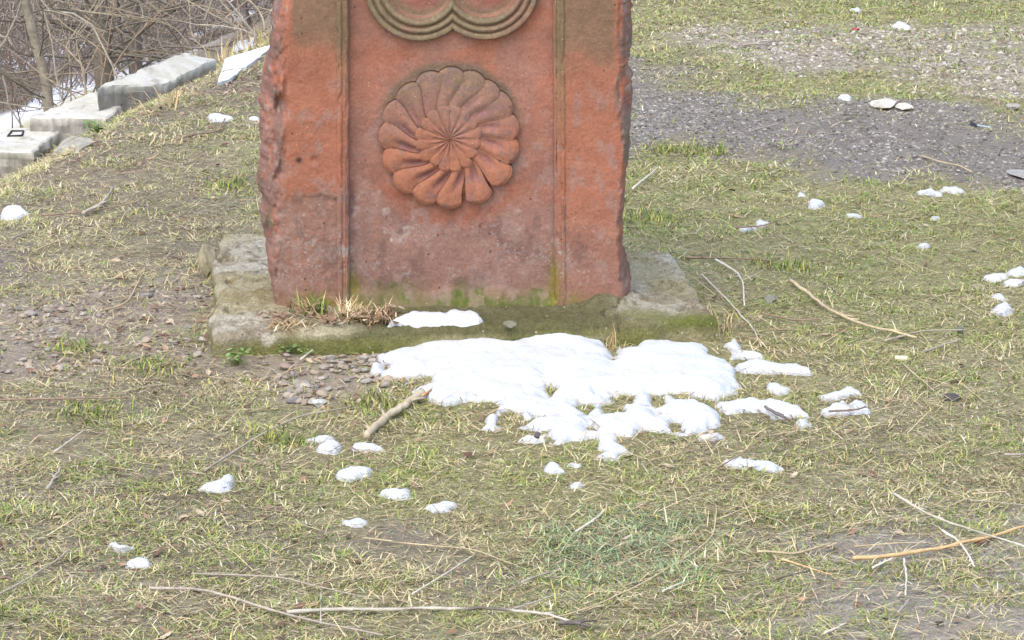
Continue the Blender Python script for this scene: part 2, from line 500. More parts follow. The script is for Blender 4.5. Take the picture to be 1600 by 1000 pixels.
TUFF = np.array([0.56, 0.79, 0.88])
def stone_color(u, v, kind='face'):
    u = np.asarray(u, float); v = np.asarray(v, float)
    n1 = fbm(u / 45, v / 45, 61, 4); n2 = fbm(u / 14, v / 14, 63, 3); n3 = fbm(u / 110, v / 110, 65, 3); n4 = fbm(u / 5, v / 5, 67, 2)
    c = np.zeros(u.shape + (3,)) + lin(192, 108, 80)
    panel = sstep(536, 546, u) * sstep(874, 864, u)
    pil = 1 - panel
    # panel: paler and pinker, orange where the rain reaches
    c = mix(c, lin(184, 116, 96), panel * 0.75 * (1 - sstep(0.5, 0.7, n1)))
    c = mix(c, lin(198, 112, 86), panel * sstep(0.52, 0.66, n3) * 0.6)
    c = mix(c, lin(174, 112, 94), panel * np.exp(-((v - 290) / 110) ** 2) * sstep(0.45, 0.6, n1) * 0.7)
    vv = v + (n1 - 0.5) * 70 + (n2 - 0.5) * 16
    # pilasters fade to a purple grey near the ground
    lo_l = sstep(308, 318, vv + (u - 490) * 0.12 + 6) * (u < 536)
    c = mix(c, lin(174, 114, 94), lo_l * 0.9)
    lo_r = sstep(280, 420, vv) * (u > 870)
    c = mix(c, lin(182, 116, 95), lo_r * 0.85)
    lo_p = sstep(285, 350, vv + np.abs(u - 704) * 0.25 - 22) * panel
    c = mix(c, lin(178, 118, 100), lo_p * 0.9)
    arc = np.exp(-(((np.hypot(u - 703, (v - 222) * (1 - 0.05 * n1)) - 124 - 30 * (n1 - 0.5)) / 15) ** 2)) * sstep(250, 310, v)
    c = mix(c, lin(188, 96, 66), arc * 0.6 * panel)
    c = mix(c, lin(140, 86, 78), lo_p * sstep(0.55, 0.7, n1) * 0.5)
    c = mix(c, lin(206, 122, 92), sstep(0.62, 0.75, n2) * 0.35 * sstep(420, 330, v))
    # pale bloom
    bl = sstep(0.52, 0.66, n2) * sstep(0.45, 0.6, fbm(u / 30, v / 60, 69, 3))
    bl = bl * (np.exp(-(((u - 590) / 60) ** 2 + ((v - 370) / 70) ** 2)) + 0.8 * np.exp(-(((u - 825) / 45) ** 2 + ((v - 400) / 70) ** 2)) + 0.6 * np.exp(-(((u - 480) / 50) ** 2 + ((v - 370) / 50) ** 2)))
    c = mix(c, lin(214, 182, 164), np.clip(bl, 0, 1) * (0.25 + 0.6 * sstep(0.4, 0.7, n4)))
    ww = sstep(0.62, 0.8, fbm(u / 2.6, v / 2.6, 68, 2)) * sstep(310, 400, v) * sstep(465, 420, v) * sstep(0.38, 0.6, n1)
    c = mix(c, lin(214, 184, 170), ww * 0.55)
    # olive algae over the tops of the pilasters
    ol = (0.65 * sstep(105, 30, vv + 6) + 0.35 * sstep(75, 50, vv + (n2 - 0.5) * 30)) * (u < 540) * sstep(452, 462, u) + (0.6 * sstep(140, 60, vv) + 0.4 * sstep(110, 85, vv + (n2 - 0.5) * 40)) * (u > 868) * sstep(966, 955, u)
    c = mix(c, lin(146, 106, 80), np.clip(ol * (0.75 + 0.5 * n2), 0, 1) * 0.8)
    c = mix(c, lin(150, 112, 78), sstep(300, 100, vv) * ((u > 868) & (u < 884)) * 0.6 + sstep(200, 40, vv) * ((u > 524) & (u < 546)) * 0.5)
    # algae above and around the rosette's upper rim
    r = np.hypot(u - 703, v - 219); ang = np.arctan2(219 - v, u - 703)
    rim = np.exp(-((r - 113) / 7.0) ** 2) * sstep(-0.1, 0.7, np.sin(ang))
    c = mix(c, lin(140, 106, 82), np.clip(rim * (0.5 + n2), 0, 1) * 0.85)
    # green wet foot
    gm = sstep(436, 470, v + (n1 - 0.5) * 40 + (n2 - 0.5) * 12) * panel
    c = mix(c, lin(134, 108, 70), gm * 0.9)
    c = mix(c, lin(102, 102, 36), (0.6 + 0.45 * sstep(0.42, 0.58, n4)) * sstep(452, 472, v + (n2 - 0.5) * 50) * panel * sstep(0.40, 0.6, n1 + 0.14 * np.exp(-((u - 730) / 60) ** 2)))
    yl = np.exp(-(((u - 495) / 38) ** 2 + ((v - 478) / 16) ** 2)) + np.exp(-(((u - 550) / 10) ** 2 + ((v - 455) / 25) ** 2)) + np.exp(-(((u - 866) / 9) ** 2 + ((v - 440) / 32) ** 2)) + 0.7 * np.exp(-(((u - 893) / 18) ** 2 + ((v - 472) / 14) ** 2))
    c = mix(c, lin(166, 134, 42), np.clip(yl * (0.4 + 1.1 * n2), 0, 1) * 0.85)
    # rough broken flanks
    fl = sstep(2, 10, curve(RIDGE, v) - u) + sstep(0, 6, u - curve(RIDGER, v))
    fc = np.zeros_like(c) + lin(184, 108, 86)
    fc = mix(fc, lin(206, 112, 82), sstep(0.45, 0.62, n2))
    fc = mix(fc, lin(160, 108, 92), sstep(0.48, 0.62, fbm(u / 16, v / 38, 71, 3)) * 0.8)
    fc = mix(fc, lin(190, 152, 134), sstep(0.64, 0.74, fbm(u / 7, v / 16, 73, 3)) * 0.6)
    fc = mix(fc, lin(134, 112, 84), sstep(0.62, 0.74, fbm(u / 20, v / 50, 75, 3)) * 0.7)
    c = c * (1 - np.clip(fl, 0, 1)[..., None]) + fc * np.clip(fl, 0, 1)[..., None]
    mot = fbm(u / 70, v / 55, 78, 4, 0.6); mo2 = fbm(u / 20, v / 26, 79, 4, 0.6)
    c = c * (0.83 + 0.34 * mot)[..., None]
    c = mix(c, lin(186, 134, 118), sstep(0.54, 0.68, mo2) * 0.45 * sstep(60, 200, v))
    c = mix(c, lin(132, 88, 76), sstep(0.56, 0.70, fbm(u / 26, v / 44, 80, 4, 0.6)) * 0.5 * sstep(250, 340, v) * sstep(470, 430, v))
    if kind == 'rosette':
        rr = np.clip(r / 112, 0, 1)
        c = np.zeros(u.shape + (3,)) + lin(198, 112, 82)
        c = mix(c, lin(176, 114, 94), sstep(240, 150, vv))
        c = mix(c, lin(150, 112, 84), sstep(170, 112, vv) * 0.7)
        c = mix(c, lin(150, 104, 96), sstep(0.55, 0.7, n2) * 0.45)
        c = mix(c, lin(212, 132, 92), sstep(0.60, 0.72, n4) * 0.25)
    if kind == 'lobes':
        c = np.zeros(u.shape + (3,)) + lin(158, 118, 88)
        c = mix(c, lin(150, 114, 86), sstep(0.42, 0.6, n2))
        c = mix(c, lin(180, 116, 92), sstep(0.55, 0.7, n1) * 0.6)
        c = mix(c, lin(182, 146, 108), sstep(0.68, 0.78, n4) * 0.45)
    return c * TUFF

LC = ((655.0, -20.0), (757.0, -22.0)); LR = 87.0
def lobe_sdf(u, v):
    d = np.maximum(LR - np.hypot(u - LC[0][0], v - LC[0][1]), LR - np.hypot(u - LC[1][0], v - LC[1][1]))
    box = np.minimum(np.minimum(u - 568.5, 843.5 - u), -20 - v)
    return np.maximum(d, box)

def stele():
    root = empty('carved_stele', (0, 0, 0))
    root.location = (float(face(700, 480)[0]), Y0 + 0.12, PL_Z)
    tag(root, 'weathered red carved stone stele with petal rosette standing on the concrete plinth', 'stele')
    off = -np.array(root.location)
    # shaft
    vs = np.concatenate([np.arange(520, -30, -1.5), np.arange(-30, -560, -6.0)])
    nc = 410
    q = np.linspace(0, 1, nc)
    Vv = vs[:, None] + 0 * q[None]
    Lq, Rq = curve(LEFT, vs)[:, None], curve(RIGHT, vs)[:, None]
    jag = (fbm(vs / 30.0, vs * 0, 81, 5, 0.62)[:, None] - 0.5)
    jag2 = (fbm(vs / 14.0, vs * 0, 83, 4, 0.6)[:, None] - 0.5)
    Lq = Lq + jag * 14; Rq = Rq + jag2 * 8
    U = Lq + (Rq - Lq) * q[None]
    rl = curve(RIDGE, Vv) + (fbm(Vv / 18, Vv * 0 + 3.3, 85, 3) - 0.5) * 6
    rr_ = curve(RIDGER, Vv) + (fbm(Vv / 14, Vv * 0 + 7.3, 87, 3) - 0.5) * 8
    d = np.zeros_like(U)
    # recessed panel with a slightly hollowed field
    pan = sstep(540, 545.5, U) * sstep(871, 865.5, U)
    d -= 0.034 * pan
    d += 0.005 * np.exp(-((U - 545) / 14) ** 2) * pan + 0.005 * np.exp(-((U - 866) / 14) ** 2) * pan
    foot = sstep(452, 500, Vv + (fbm(U / 30, Vv / 30, 89, 3) - 0.5) * 22) * pan
    d += 0.050 * foot * (0.8 + 0.5 * fbm(U / 18, Vv / 18, 91, 3))
    ls = lobe_sdf(U, Vv)
    d -= 0.016 * sstep(33, 38, ls)
    for (hx, hy) in ((652, -6), (775, -6)):          # the worn hollows in the two medallions
        d -= 0.010 * np.exp(-(((U - hx) / 24) ** 2 + ((Vv - hy) / 8) ** 2))
    # soft relief of worn stone
    d += 0.0030 * (fbm(U / 40, Vv / 40, 93, 3) - 0.5) + 0.0018 * (fbm(U / 7, Vv / 7, 95, 3) - 0.5)
    # broken lower pilaster skin on the left
    lost = sstep(306, 316, Vv + (fbm(U / 22, Vv / 22, 97, 3) - 0.5) * 30 + (U - 490) * 0.12) * (U < 528)
    d -= 0.0035 * lost
    d += 0.003 * (fbm(U / 12, Vv / 12, 99, 3) - 0.5) * lost
    # broken flanks
    ql = np.clip((rl - U) / np.maximum(rl - Lq, 1), 0, 1)
    lump = np.abs(fbm(U / 17, Vv / 46 + U / 60, 101, 5, 0.6) - 0.5) * 2 - 0.4
    d -= (0.020 * ql + 0.085 * ql ** 3.0) * (ql > 0)
    d += (0.050 * (fbm(U / 22, Vv / 44, 104, 3) - 0.5) + 0.018 * lump + 0.005 * (fbm(U / 5, Vv / 9, 102, 3) - 0.5)) * np.clip(ql * 5, 0, 1)
    qr = np.clip((U - rr_) / np.maximum(Rq - rr_, 1), 0, 1)
    d -= (0.014 * qr + 0.07 * qr ** 3) * (qr > 0)
    d += (0.026 * (fbm(U / 12, Vv / 34, 103, 4) - 0.5)) * np.clip(qr * 4, 0, 1)
    for hu, hv, hr, hd in ((491, 250, 5, 0.006), (470, 130, 3, 0.003), (436, 172, 12, 0.02), (434, 160, 8, 0.018), (404, 322, 8, 0.02)):
        d -= hd * np.exp(-(((U - hu) / hr) ** 2 + ((Vv - hv) / (hr * 1.2)) ** 2))
    P = face(U, Vv, d)
    C = stone_color(U, Vv)
    hole = np.exp(-(((U - 467) / 4.5) ** 2 + ((Vv - 250) / 4) ** 2))
    C = mix(C, lin(70, 50, 46), np.clip(hole * 1.5, 0, 1))
    inner = sstep(34, 38, ls)
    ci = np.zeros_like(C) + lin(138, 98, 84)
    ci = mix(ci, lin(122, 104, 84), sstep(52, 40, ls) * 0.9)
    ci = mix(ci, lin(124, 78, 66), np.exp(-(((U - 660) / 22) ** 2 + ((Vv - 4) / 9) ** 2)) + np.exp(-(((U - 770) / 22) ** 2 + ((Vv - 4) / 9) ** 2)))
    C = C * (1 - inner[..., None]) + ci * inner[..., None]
    # flanks and back close the ring
    nb = 26
    k = np.linspace(0, 1, nb)[1:-1]
    y0r = P[:, -1, 1]; y0l = P[:, 0, 1]
    BX, BY = [], []
    back = Y0 + 0.27
    rx, lx = P[:, -1, 0], P[:, 0, 0]
    pathk = [(0.0, 0.0), (0.22, 0.0), (0.34, 0.03), (0.66, 0.97), (0.78, 1.0), (1.0, 1.0)]
    kx = np.interp(k, [p[0] for p in pathk], [p[1] for p in pathk])
    kd = np.interp(k, [0, 0.24, 0.36, 0.64, 0.76, 1.0], [0, 0.85, 1, 1, 0.85, 0])
    bx = rx[:, None] * (1 - kx) + lx[:, None] * kx
    ys = y0r[:, None] * (1 - kx) + y0l[:, None] * kx
    by = ys * (1 - kd) + back * kd
    bz = P[:, -1, 2][:, None] + 0 * k
    nz = fbm(k[None] * 14 + 0 * bx, vs[:, None] / 25 + 0 * bx, 105, 4, 0.6) - 0.5
    bx = bx + nz * 0.022; by = by + nz * 0.03 * kd
    BP = np.stack([bx, by, bz], -1)
    PP = np.concatenate([P, BP], 1)
    BC = np.zeros(BP.shape) + lin(150, 100, 84)
    BC = mix(BC, lin(118, 90, 74), sstep(0.45, 0.65, nz + 0.5))
    CC = np.concatenate([C, BC], 1)
    n = PP.shape[1]; nrow = len(vs)
    V = PP.reshape(-1, 3) + off
    Q = grid_faces(nrow, n, True)
    cap = np.vstack([V, V[(nrow - 1) * n:].mean(0) + [0, 0, 0.01]])
    j = np.arange(n); kk = (j + 1) % n
    T = np.stack([(nrow - 1) * n + j, (nrow - 1) * n + kk, np.full(n, len(V))], -1)
    make('shaft', cap, [Q, T], M_stone, root, np.vstack([CC.reshape(-1, 3), lin(150, 100, 80)]))

    # the upright mouldings beside the panel
    prof = {'l': ([524, 526.5, 528, 531, 534, 536, 537.2, 539, 541.5, 544, 545.5, 546.5], [-0.008, 0.0015, 0.0035, 0.0050, 0.0035, -0.0070, -0.0075, -0.001, 0.0004, -0.004, -0.016, -0.046]),
            'r': ([864, 865, 866.5, 869, 871.5, 873.5, 874.8, 877, 879, 881.5, 883, 885], [-0.046, -0.016, -0.006, -0.002, -0.003, -0.0095, -0.0085, 0.002, 0.0038, 0.0030, 0.0015, -0.006])}
    vv = np.concatenate([np.arange(486, -20, -3.0), np.arange(-20, -560, -10.0)])
    for s in ('l', 'r'):
        uu, dd = np.array(prof[s][0]), np.array(prof[s][1])
        t = np.linspace(0, len(uu) - 1, 34)
        uu = np.interp(t, np.arange(len(uu)), uu); dd = np.interp(t, np.arange(len(dd)), dd)
        U, Vm = np.meshgrid(uu, vv)
        wob = (fbm(Vm / 30, Vm * 0 + (1 if s == 'l' else 5), 111, 3) - 0.5) * 2.4
        lean = (Vm - 240) / 240.0 * (1.2 if s == 'r' else 0.4)
        D = dd[None] + 0.0028 * (fbm(U / 5, Vm / 12, 113, 3) - 0.5) - 0.004 * sstep(0.58, 0.75, fbm(U / 9, Vm / 26, 115, 3)) * (dd[None] > -0.006)
        P = face(U + wob + lean, Vm, D)
        make('frame_moulding', P.reshape(-1, 3) + off, [grid_faces(len(vv), 34)], M_stone, root, stone_color(U, Vm).reshape(-1, 3))

    # two-lobed moulded band at the top
    a = Acc()
    db = np.array([0, 0.6, 2, 5, 8.5, 10.2, 11.2, 13, 16, 19, 21.2, 22.4, 24, 27, 30, 32.5, 34, 35])
    hb = np.array([-0.024, -0.0105, -0.0080, -0.0075, -0.0085, -0.0150, -0.0155, -0.0095, -0.0072, -0.0095, -0.0165, -0.0175, -0.0120, -0.0088, -0.0100, -0.0150, -0.026, -0.045])
    t = np.linspace(0, len(db) - 1, 52)
    db = np.interp(t, np.arange(len(db)), db); hb = np.interp(t, np.arange(len(hb)), hb)
    for s, (cx, cy) in ((-1, LC[0]), (1, LC[1])):
        rows = []
        nA = 90
        up = np.linspace(-520, cy, 40)[:-1]
        rr = LR - db
        aend = np.arccos(np.clip((706 - cx) * s / rr, -1, 1))      # from outward horizontal round to the cusp
        th = np.linspace(0, 1, nA)[:, None] * aend[None]
        Uc = cx + s * rr[None] * np.cos(th); Vc = cy + rr[None] * np.sin(th)
        Uu = (cx + s * rr)[None] + 0 * up[:, None]; Vu = up[:, None] + 0 * rr[None]
        U = np.vstack([Uu, Uc]); Vm = np.vstack([Vu, Vc])
        D = hb[None] - 0.010 * sstep(2.0, 0.0, db)[None] - 0.007 + 0.0024 * (fbm(U / 8, Vm / 8, 117, 3) - 0.5) + 0.001 * (fbm(U / 3, Vm / 3, 118, 2) - 0.5)
        P = face(U, Vm, D).reshape(-1, 3) + off
        Q = grid_faces(len(U), len(db))
        if s > 0: Q = Q[:, ::-1]
        cc = stone_color(U, Vm, 'lobes')
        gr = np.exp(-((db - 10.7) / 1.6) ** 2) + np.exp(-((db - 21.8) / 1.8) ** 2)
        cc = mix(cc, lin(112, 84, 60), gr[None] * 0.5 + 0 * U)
        a.raw(P, Q, color=cc.reshape(-1, 3))
    a.build('lobed_moulding', M_stone, root)

    # rosette: a low disc carrying two rings of petals
    RC = (702.5, 218.5)
    nr, na = 10, 96
    rr = np.linspace(0, 100, nr); th = np.linspace(0, 2 * math.pi, na, endpoint=False)
    R_, T_ = np.meshgrid(rr, th, indexing='ij')
    U = RC[0] + R_ * np.cos(T_); Vm = RC[1] - R_ * np.sin(T_)
    D = np.where(R_ > 95, -0.045, -0.0245)
    ros = make('rosette', face(U, Vm, D).reshape(-1, 3) + off, [grid_faces(nr, na, True)], M_stone, root, stone_color(U, Vm, 'rosette').reshape(-1, 3))
    rr2 = random.Random(5)
    def petal(name, th0, half, r0, r1, swirl, base, dome, hollow, hside, tip, sk):
        nt, nw = 22, 18
        t = np.linspace(0, 1, nt)[:, None]; w = np.linspace(-1, 1, nw)[None]
        rad = r0 + (r1 - r0) * t - tip * np.abs(w) ** 2.2 * t ** 3 - (r1 * 0.03) * (1 - w) * 0.5 * t ** 4
        ang = th0 + swirl * (np.sin(t * math.pi * 0.9) * 0.55 + t ** 1.3) + w * half * (1.0 - 0.05 * t)
        hgt = base + dome * (1 - np.abs(w) ** 2.4) * (0.55 + 0.45 * np.sin(math.pi * np.clip(t, 0, 1) ** 0.9))
        hgt = hgt + (0.0022 if r1 > 80 else 0.0009) * (-w) * (1 - t * 0.4)                              # each laps its neighbour
        hgt = hgt - hollow * np.exp(-(((t - 0.30) / 0.24) ** 2 + ((w - hside) / 0.42) ** 2))
        hgt = hgt - 0.006 * np.clip((t - 0.9) / 0.1, 0, 1) ** 2
        U = RC[0] + rad * np.cos(ang); Vm = RC[1] - rad * np.sin(ang)
        hgt = hgt + 0.0016 * (fbm(U / 9, Vm / 9, 121, 3) - 0.5)
        P = face(U, Vm, hgt)
        # skirt
        ring = [(0, j) for j in range(nw)] + [(i, nw - 1) for i in range(1, nt)] + [(nt - 1, j) for j in range(nw - 2, -1, -1)] + [(i, 0) for i in range(nt - 2, 0, -1)]
        ri = np.array(ring)
        S = face(U[ri[:, 0], ri[:, 1]], Vm[ri[:, 0], ri[:, 1]], np.full(len(ri), sk))
        V = np.vstack([P.reshape(-1, 3), S]) + off
        c = stone_color(U, Vm, 'rosette')
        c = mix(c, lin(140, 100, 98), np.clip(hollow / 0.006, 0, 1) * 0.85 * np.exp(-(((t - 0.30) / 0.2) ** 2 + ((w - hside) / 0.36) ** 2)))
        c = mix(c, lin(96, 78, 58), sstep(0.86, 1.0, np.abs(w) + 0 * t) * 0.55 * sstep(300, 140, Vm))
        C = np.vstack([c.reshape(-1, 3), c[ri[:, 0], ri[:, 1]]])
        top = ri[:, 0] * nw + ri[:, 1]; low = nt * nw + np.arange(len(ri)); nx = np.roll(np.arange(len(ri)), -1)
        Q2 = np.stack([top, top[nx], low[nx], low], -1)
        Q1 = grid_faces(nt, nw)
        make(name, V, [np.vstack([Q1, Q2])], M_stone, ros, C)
    for i in range(16):
        th0 = math.radians(101.5 - i * 22.5) + rr2.uniform(-0.015, 0.015)
        deg = (101.5 - i * 22.5)
        low = 0.5 - 0.5 * math.sin(math.radians(deg))            # 0 at the top, 1 at the bottom
        right = math.cos(math.radians(deg))
        swirl = math.radians(-18 + 11 * float(sstep(0.0, 0.95, right)))
        hol = 0.003 + 0.0095 * min(1, low * 1.4)
        if 60 < deg < 125: hol = 0.001
        petal('outer_petal', th0 + math.radians(7), math.radians(12.5), 46, 113 + rr2.uniform(-1.5, 2), swirl, -0.0160, 0.0062, hol, 0.15 if right > 0.3 else 0.45, 8 + rr2.uniform(-1, 1.5), -0.044)
    for i in range(16):
        th0 = math.radians(90 - i * 22.5) + rr2.uniform(-0.012, 0.012)
        deg = 90 - i * 22.5
        petal('inner_petal', th0, math.radians(11.9), 0.6, 54 + rr2.uniform(-2.5, 3), math.radians(-9), -0.0104, 0.0020, 0.0030, 0.45, 5, -0.028)
stele()

# ------------------------------------------------------------------ snow
SNOW = []          # polygons in plan, so that grass stays out
def snow(name, label, pts, thick=0.014, holes=(), res=0.006, zbase=None, group=None, rough=1.0, dirty=0.15):
    pts = np.array(pts, float)
    y0, y1 = pts[:, 1].min(), pts[:, 1].max()
    P = []
    thick = thick * (0.56 if len(pts) < 40 and zbase is None else 1.0)
    for (px, py) in pts:
        k = (y1 - py) / max(y1 - y0, 1)
        zz = thick * 0.7 * min(1.0, k * 1.3) if len(pts) < 40 else thick * 0.7 * min(1, k * 6)
        if zbase is None:
            p = at(px, py); p = at_z(px, py, p[2] + zz) if slope_s(p[0], p[1]) < -0.3 else at(px, py)
        else:
            p = at_z(px, py, zbase + zz)
        P.append(p[:2])
    P = np.array(P)
    lo = P.min(0) - 0.02; hi = P.max(0) + 0.02
    ry = max(res, (hi[1] - lo[1]) / 260)
    xs = np.arange(lo[0], hi[0] + res, res); ys = np.arange(lo[1], hi[1] + ry, ry)
    X, Y = np.meshgrid(xs, ys)
    d = sdf_poly(P, X, Y)
    d = d + rough * (0.010 * (fbm(X / 0.030, Y / 0.055, 131, 3) - 0.5) + 0.007 * (fbm(X / 0.011, Y / 0.018, 133, 2) - 0.5)) * 1.6 + (0.030 * (fbm(X / 0.06, Y / 0.10, 132, 4, 0.65) - 0.5) if len(pts) > 40 else 0.001)
    for (hx, hy, hw, hh) in holes:
        c = at_z(hx, hy, thick * 0.6); rx = hw / 2 * 8.0 / F * 0.9; ryy = hh / 2 * 0.0048 * 1.1
        ryy = ryy * 2.0 + 0.012
        e = (np.hypot((X - c[0]) / rx, (Y - c[1] - 0.012) / ryy) - 1) * min(rx, ryy)
        d = np.minimum(d, e + 0.034 * (fbm(X / 0.03, Y / 0.035, 135, 3, 0.6) - 0.5))
    if len(pts) > 40:                # gaps melted through the thin lower half
        gap = (fbm(X / 0.075, Y / 0.10, 136, 4, 0.6) - 0.33) * 0.16 + 0.05 * sstep(6.85, 7.25, Y)
        d = np.minimum(d, gap)
    if zbase is not None:
        d = np.minimum(d, sdf_poly(np.array(PL_C), X, Y) - 0.015)
    soft = 0.004 + 0.20 * thick if len(pts) < 40 else 0.016
    n = fbm(X / 0.12, Y / 0.16, 137, 3)
    h = thick * (1 - np.exp(-np.maximum(d, 0) / soft)) * (0.55 + 0.75 * n) + (0.004 + 0.15 * thick) * (fbm(X / 0.028, Y / 0.04, 139, 4, 0.6) - 0.5) * sstep(0, 0.012, d)
    if len(pts) > 40:                # drift against the plinth
        q = at_z(882, 530, 0.0)
        h = h + 0.024 * np.exp(-((X - q[0]) / 0.055) ** 2 - ((Y - q[1]) / 0.10) ** 2) * sstep(0, 0.02, d)
    h = np.where(d < 0, d * 1.6, h)
    base = ground(X, Y) if zbase is None else zbase + 0 * X
    Zs = base + h + (0.004 if zbase is None else 0.000)
    keep = d > -0.012
    q = grid_faces(len(ys), len(xs))
    kf = keep.ravel()[q].all(1)
    q = q[kf]
    used = np.unique(q)
    if len(used) < 4: return
    remap = np.full(X.size, -1); remap[used] = np.arange(len(used))
    V = np.stack([X, Y, Zs], -1).reshape(-1, 3)[used]
    c = np.zeros(X.shape + (3,)) + np.array([0.61, 0.635, 0.66])
    c = mix(c, (0.50, 0.51, 0.50), sstep(0.008, 0.0, d) * 0.6)
    c = mix(c, (0.55, 0.53, 0.48), sstep(0.60, 0.72, fbm(X / 0.05, Y / 0.07, 141, 3)) * dirty)
    cen = (float(P[:, 0].mean()), float(P[:, 1].mean()), float(V[:, 2].min()))
    o = make(name, V, [remap[q]], M_snow, None, c.reshape(-1, 3)[used], True, cen)
    tag(o, label, 'snow', group)
    SNOW.append((P, lo, hi, xs, ys, d))
    return o

def blob(cx, cy, w, h, seed, n=15):
    r = random.Random(seed)
    out = []
    p1, p2 = r.uniform(0, 6.3), r.uniform(0, 6.3)
    for i in range(n):
        t = i / n * 2 * math.pi
        k = 1 + 0.16 * math.sin(2 * t + p1) + 0.14 * math.sin(3 * t + p2) + r.uniform(-0.08, 0.08)
        out.append((cx + math.cos(t) * w / 2 * k, cy - math.sin(t) * h / 2 * k))
    return out

BIG = [(589,549),(614,543),(641,540),(647,527),(665,524),(694,530),(716,535),(748,533),(792,535),(810,527),(846,524),(864,514),(879,511),(901,516),(917,525),(944,527),(970,529),(977,540),(988,540),(995,530),
       (1024,528),(1053,527),(1064,532),(1093,532),(1104,542),(1110,551),(1138,557),(1148,571),(1150,599),(1124,624),(1096,617),(1075,607),(1057,608),(1031,610),(1053,621),(1089,628),(1122,641),(1124,657),(1104,663),(1082,672),(1060,681),
       (1038,672),(1009,663),(984,677),(962,676),(940,678),(915,682),(886,686),(872,692),(850,692),(810,682),(828,672),(850,668),(814,654),(792,646),(763,654),(748,643),(777,637),(785,628),(774,617),(752,616),(723,617),
       (698,623),(669,612),(647,607),(672,589),(671,578),(625,583),(596,578),(576,572),(578,565),(600,558)]
snow('snow_patch', 'large bright patch of melting snow in front of the plinth', BIG, 0.019,
     holes=((861,608,20,10),(959,547,16,10),(913,632,30,7),(959,635,40,9),(922,659,17,9),(604,568,10,6),(1027,625,22,8),(977,621,28,6)), res=0.005, dirty=0.35)
snow('snow_patch', 'snow lying along the plinth top beside the dry grass tuft', [(606,506),(628,494),(640,487),(665,487),(690,489),(705,483),(714,480),(724,486),(735,482),(750,487),(757,499),(745,505),(715,505),(695,507),(688,514),(668,512),(652,507),(630,506)], 0.020, zbase=PL_Z + 0.001, res=0.0022, rough=0.5)
G1 = 'small snow remnants scattered on the turf'
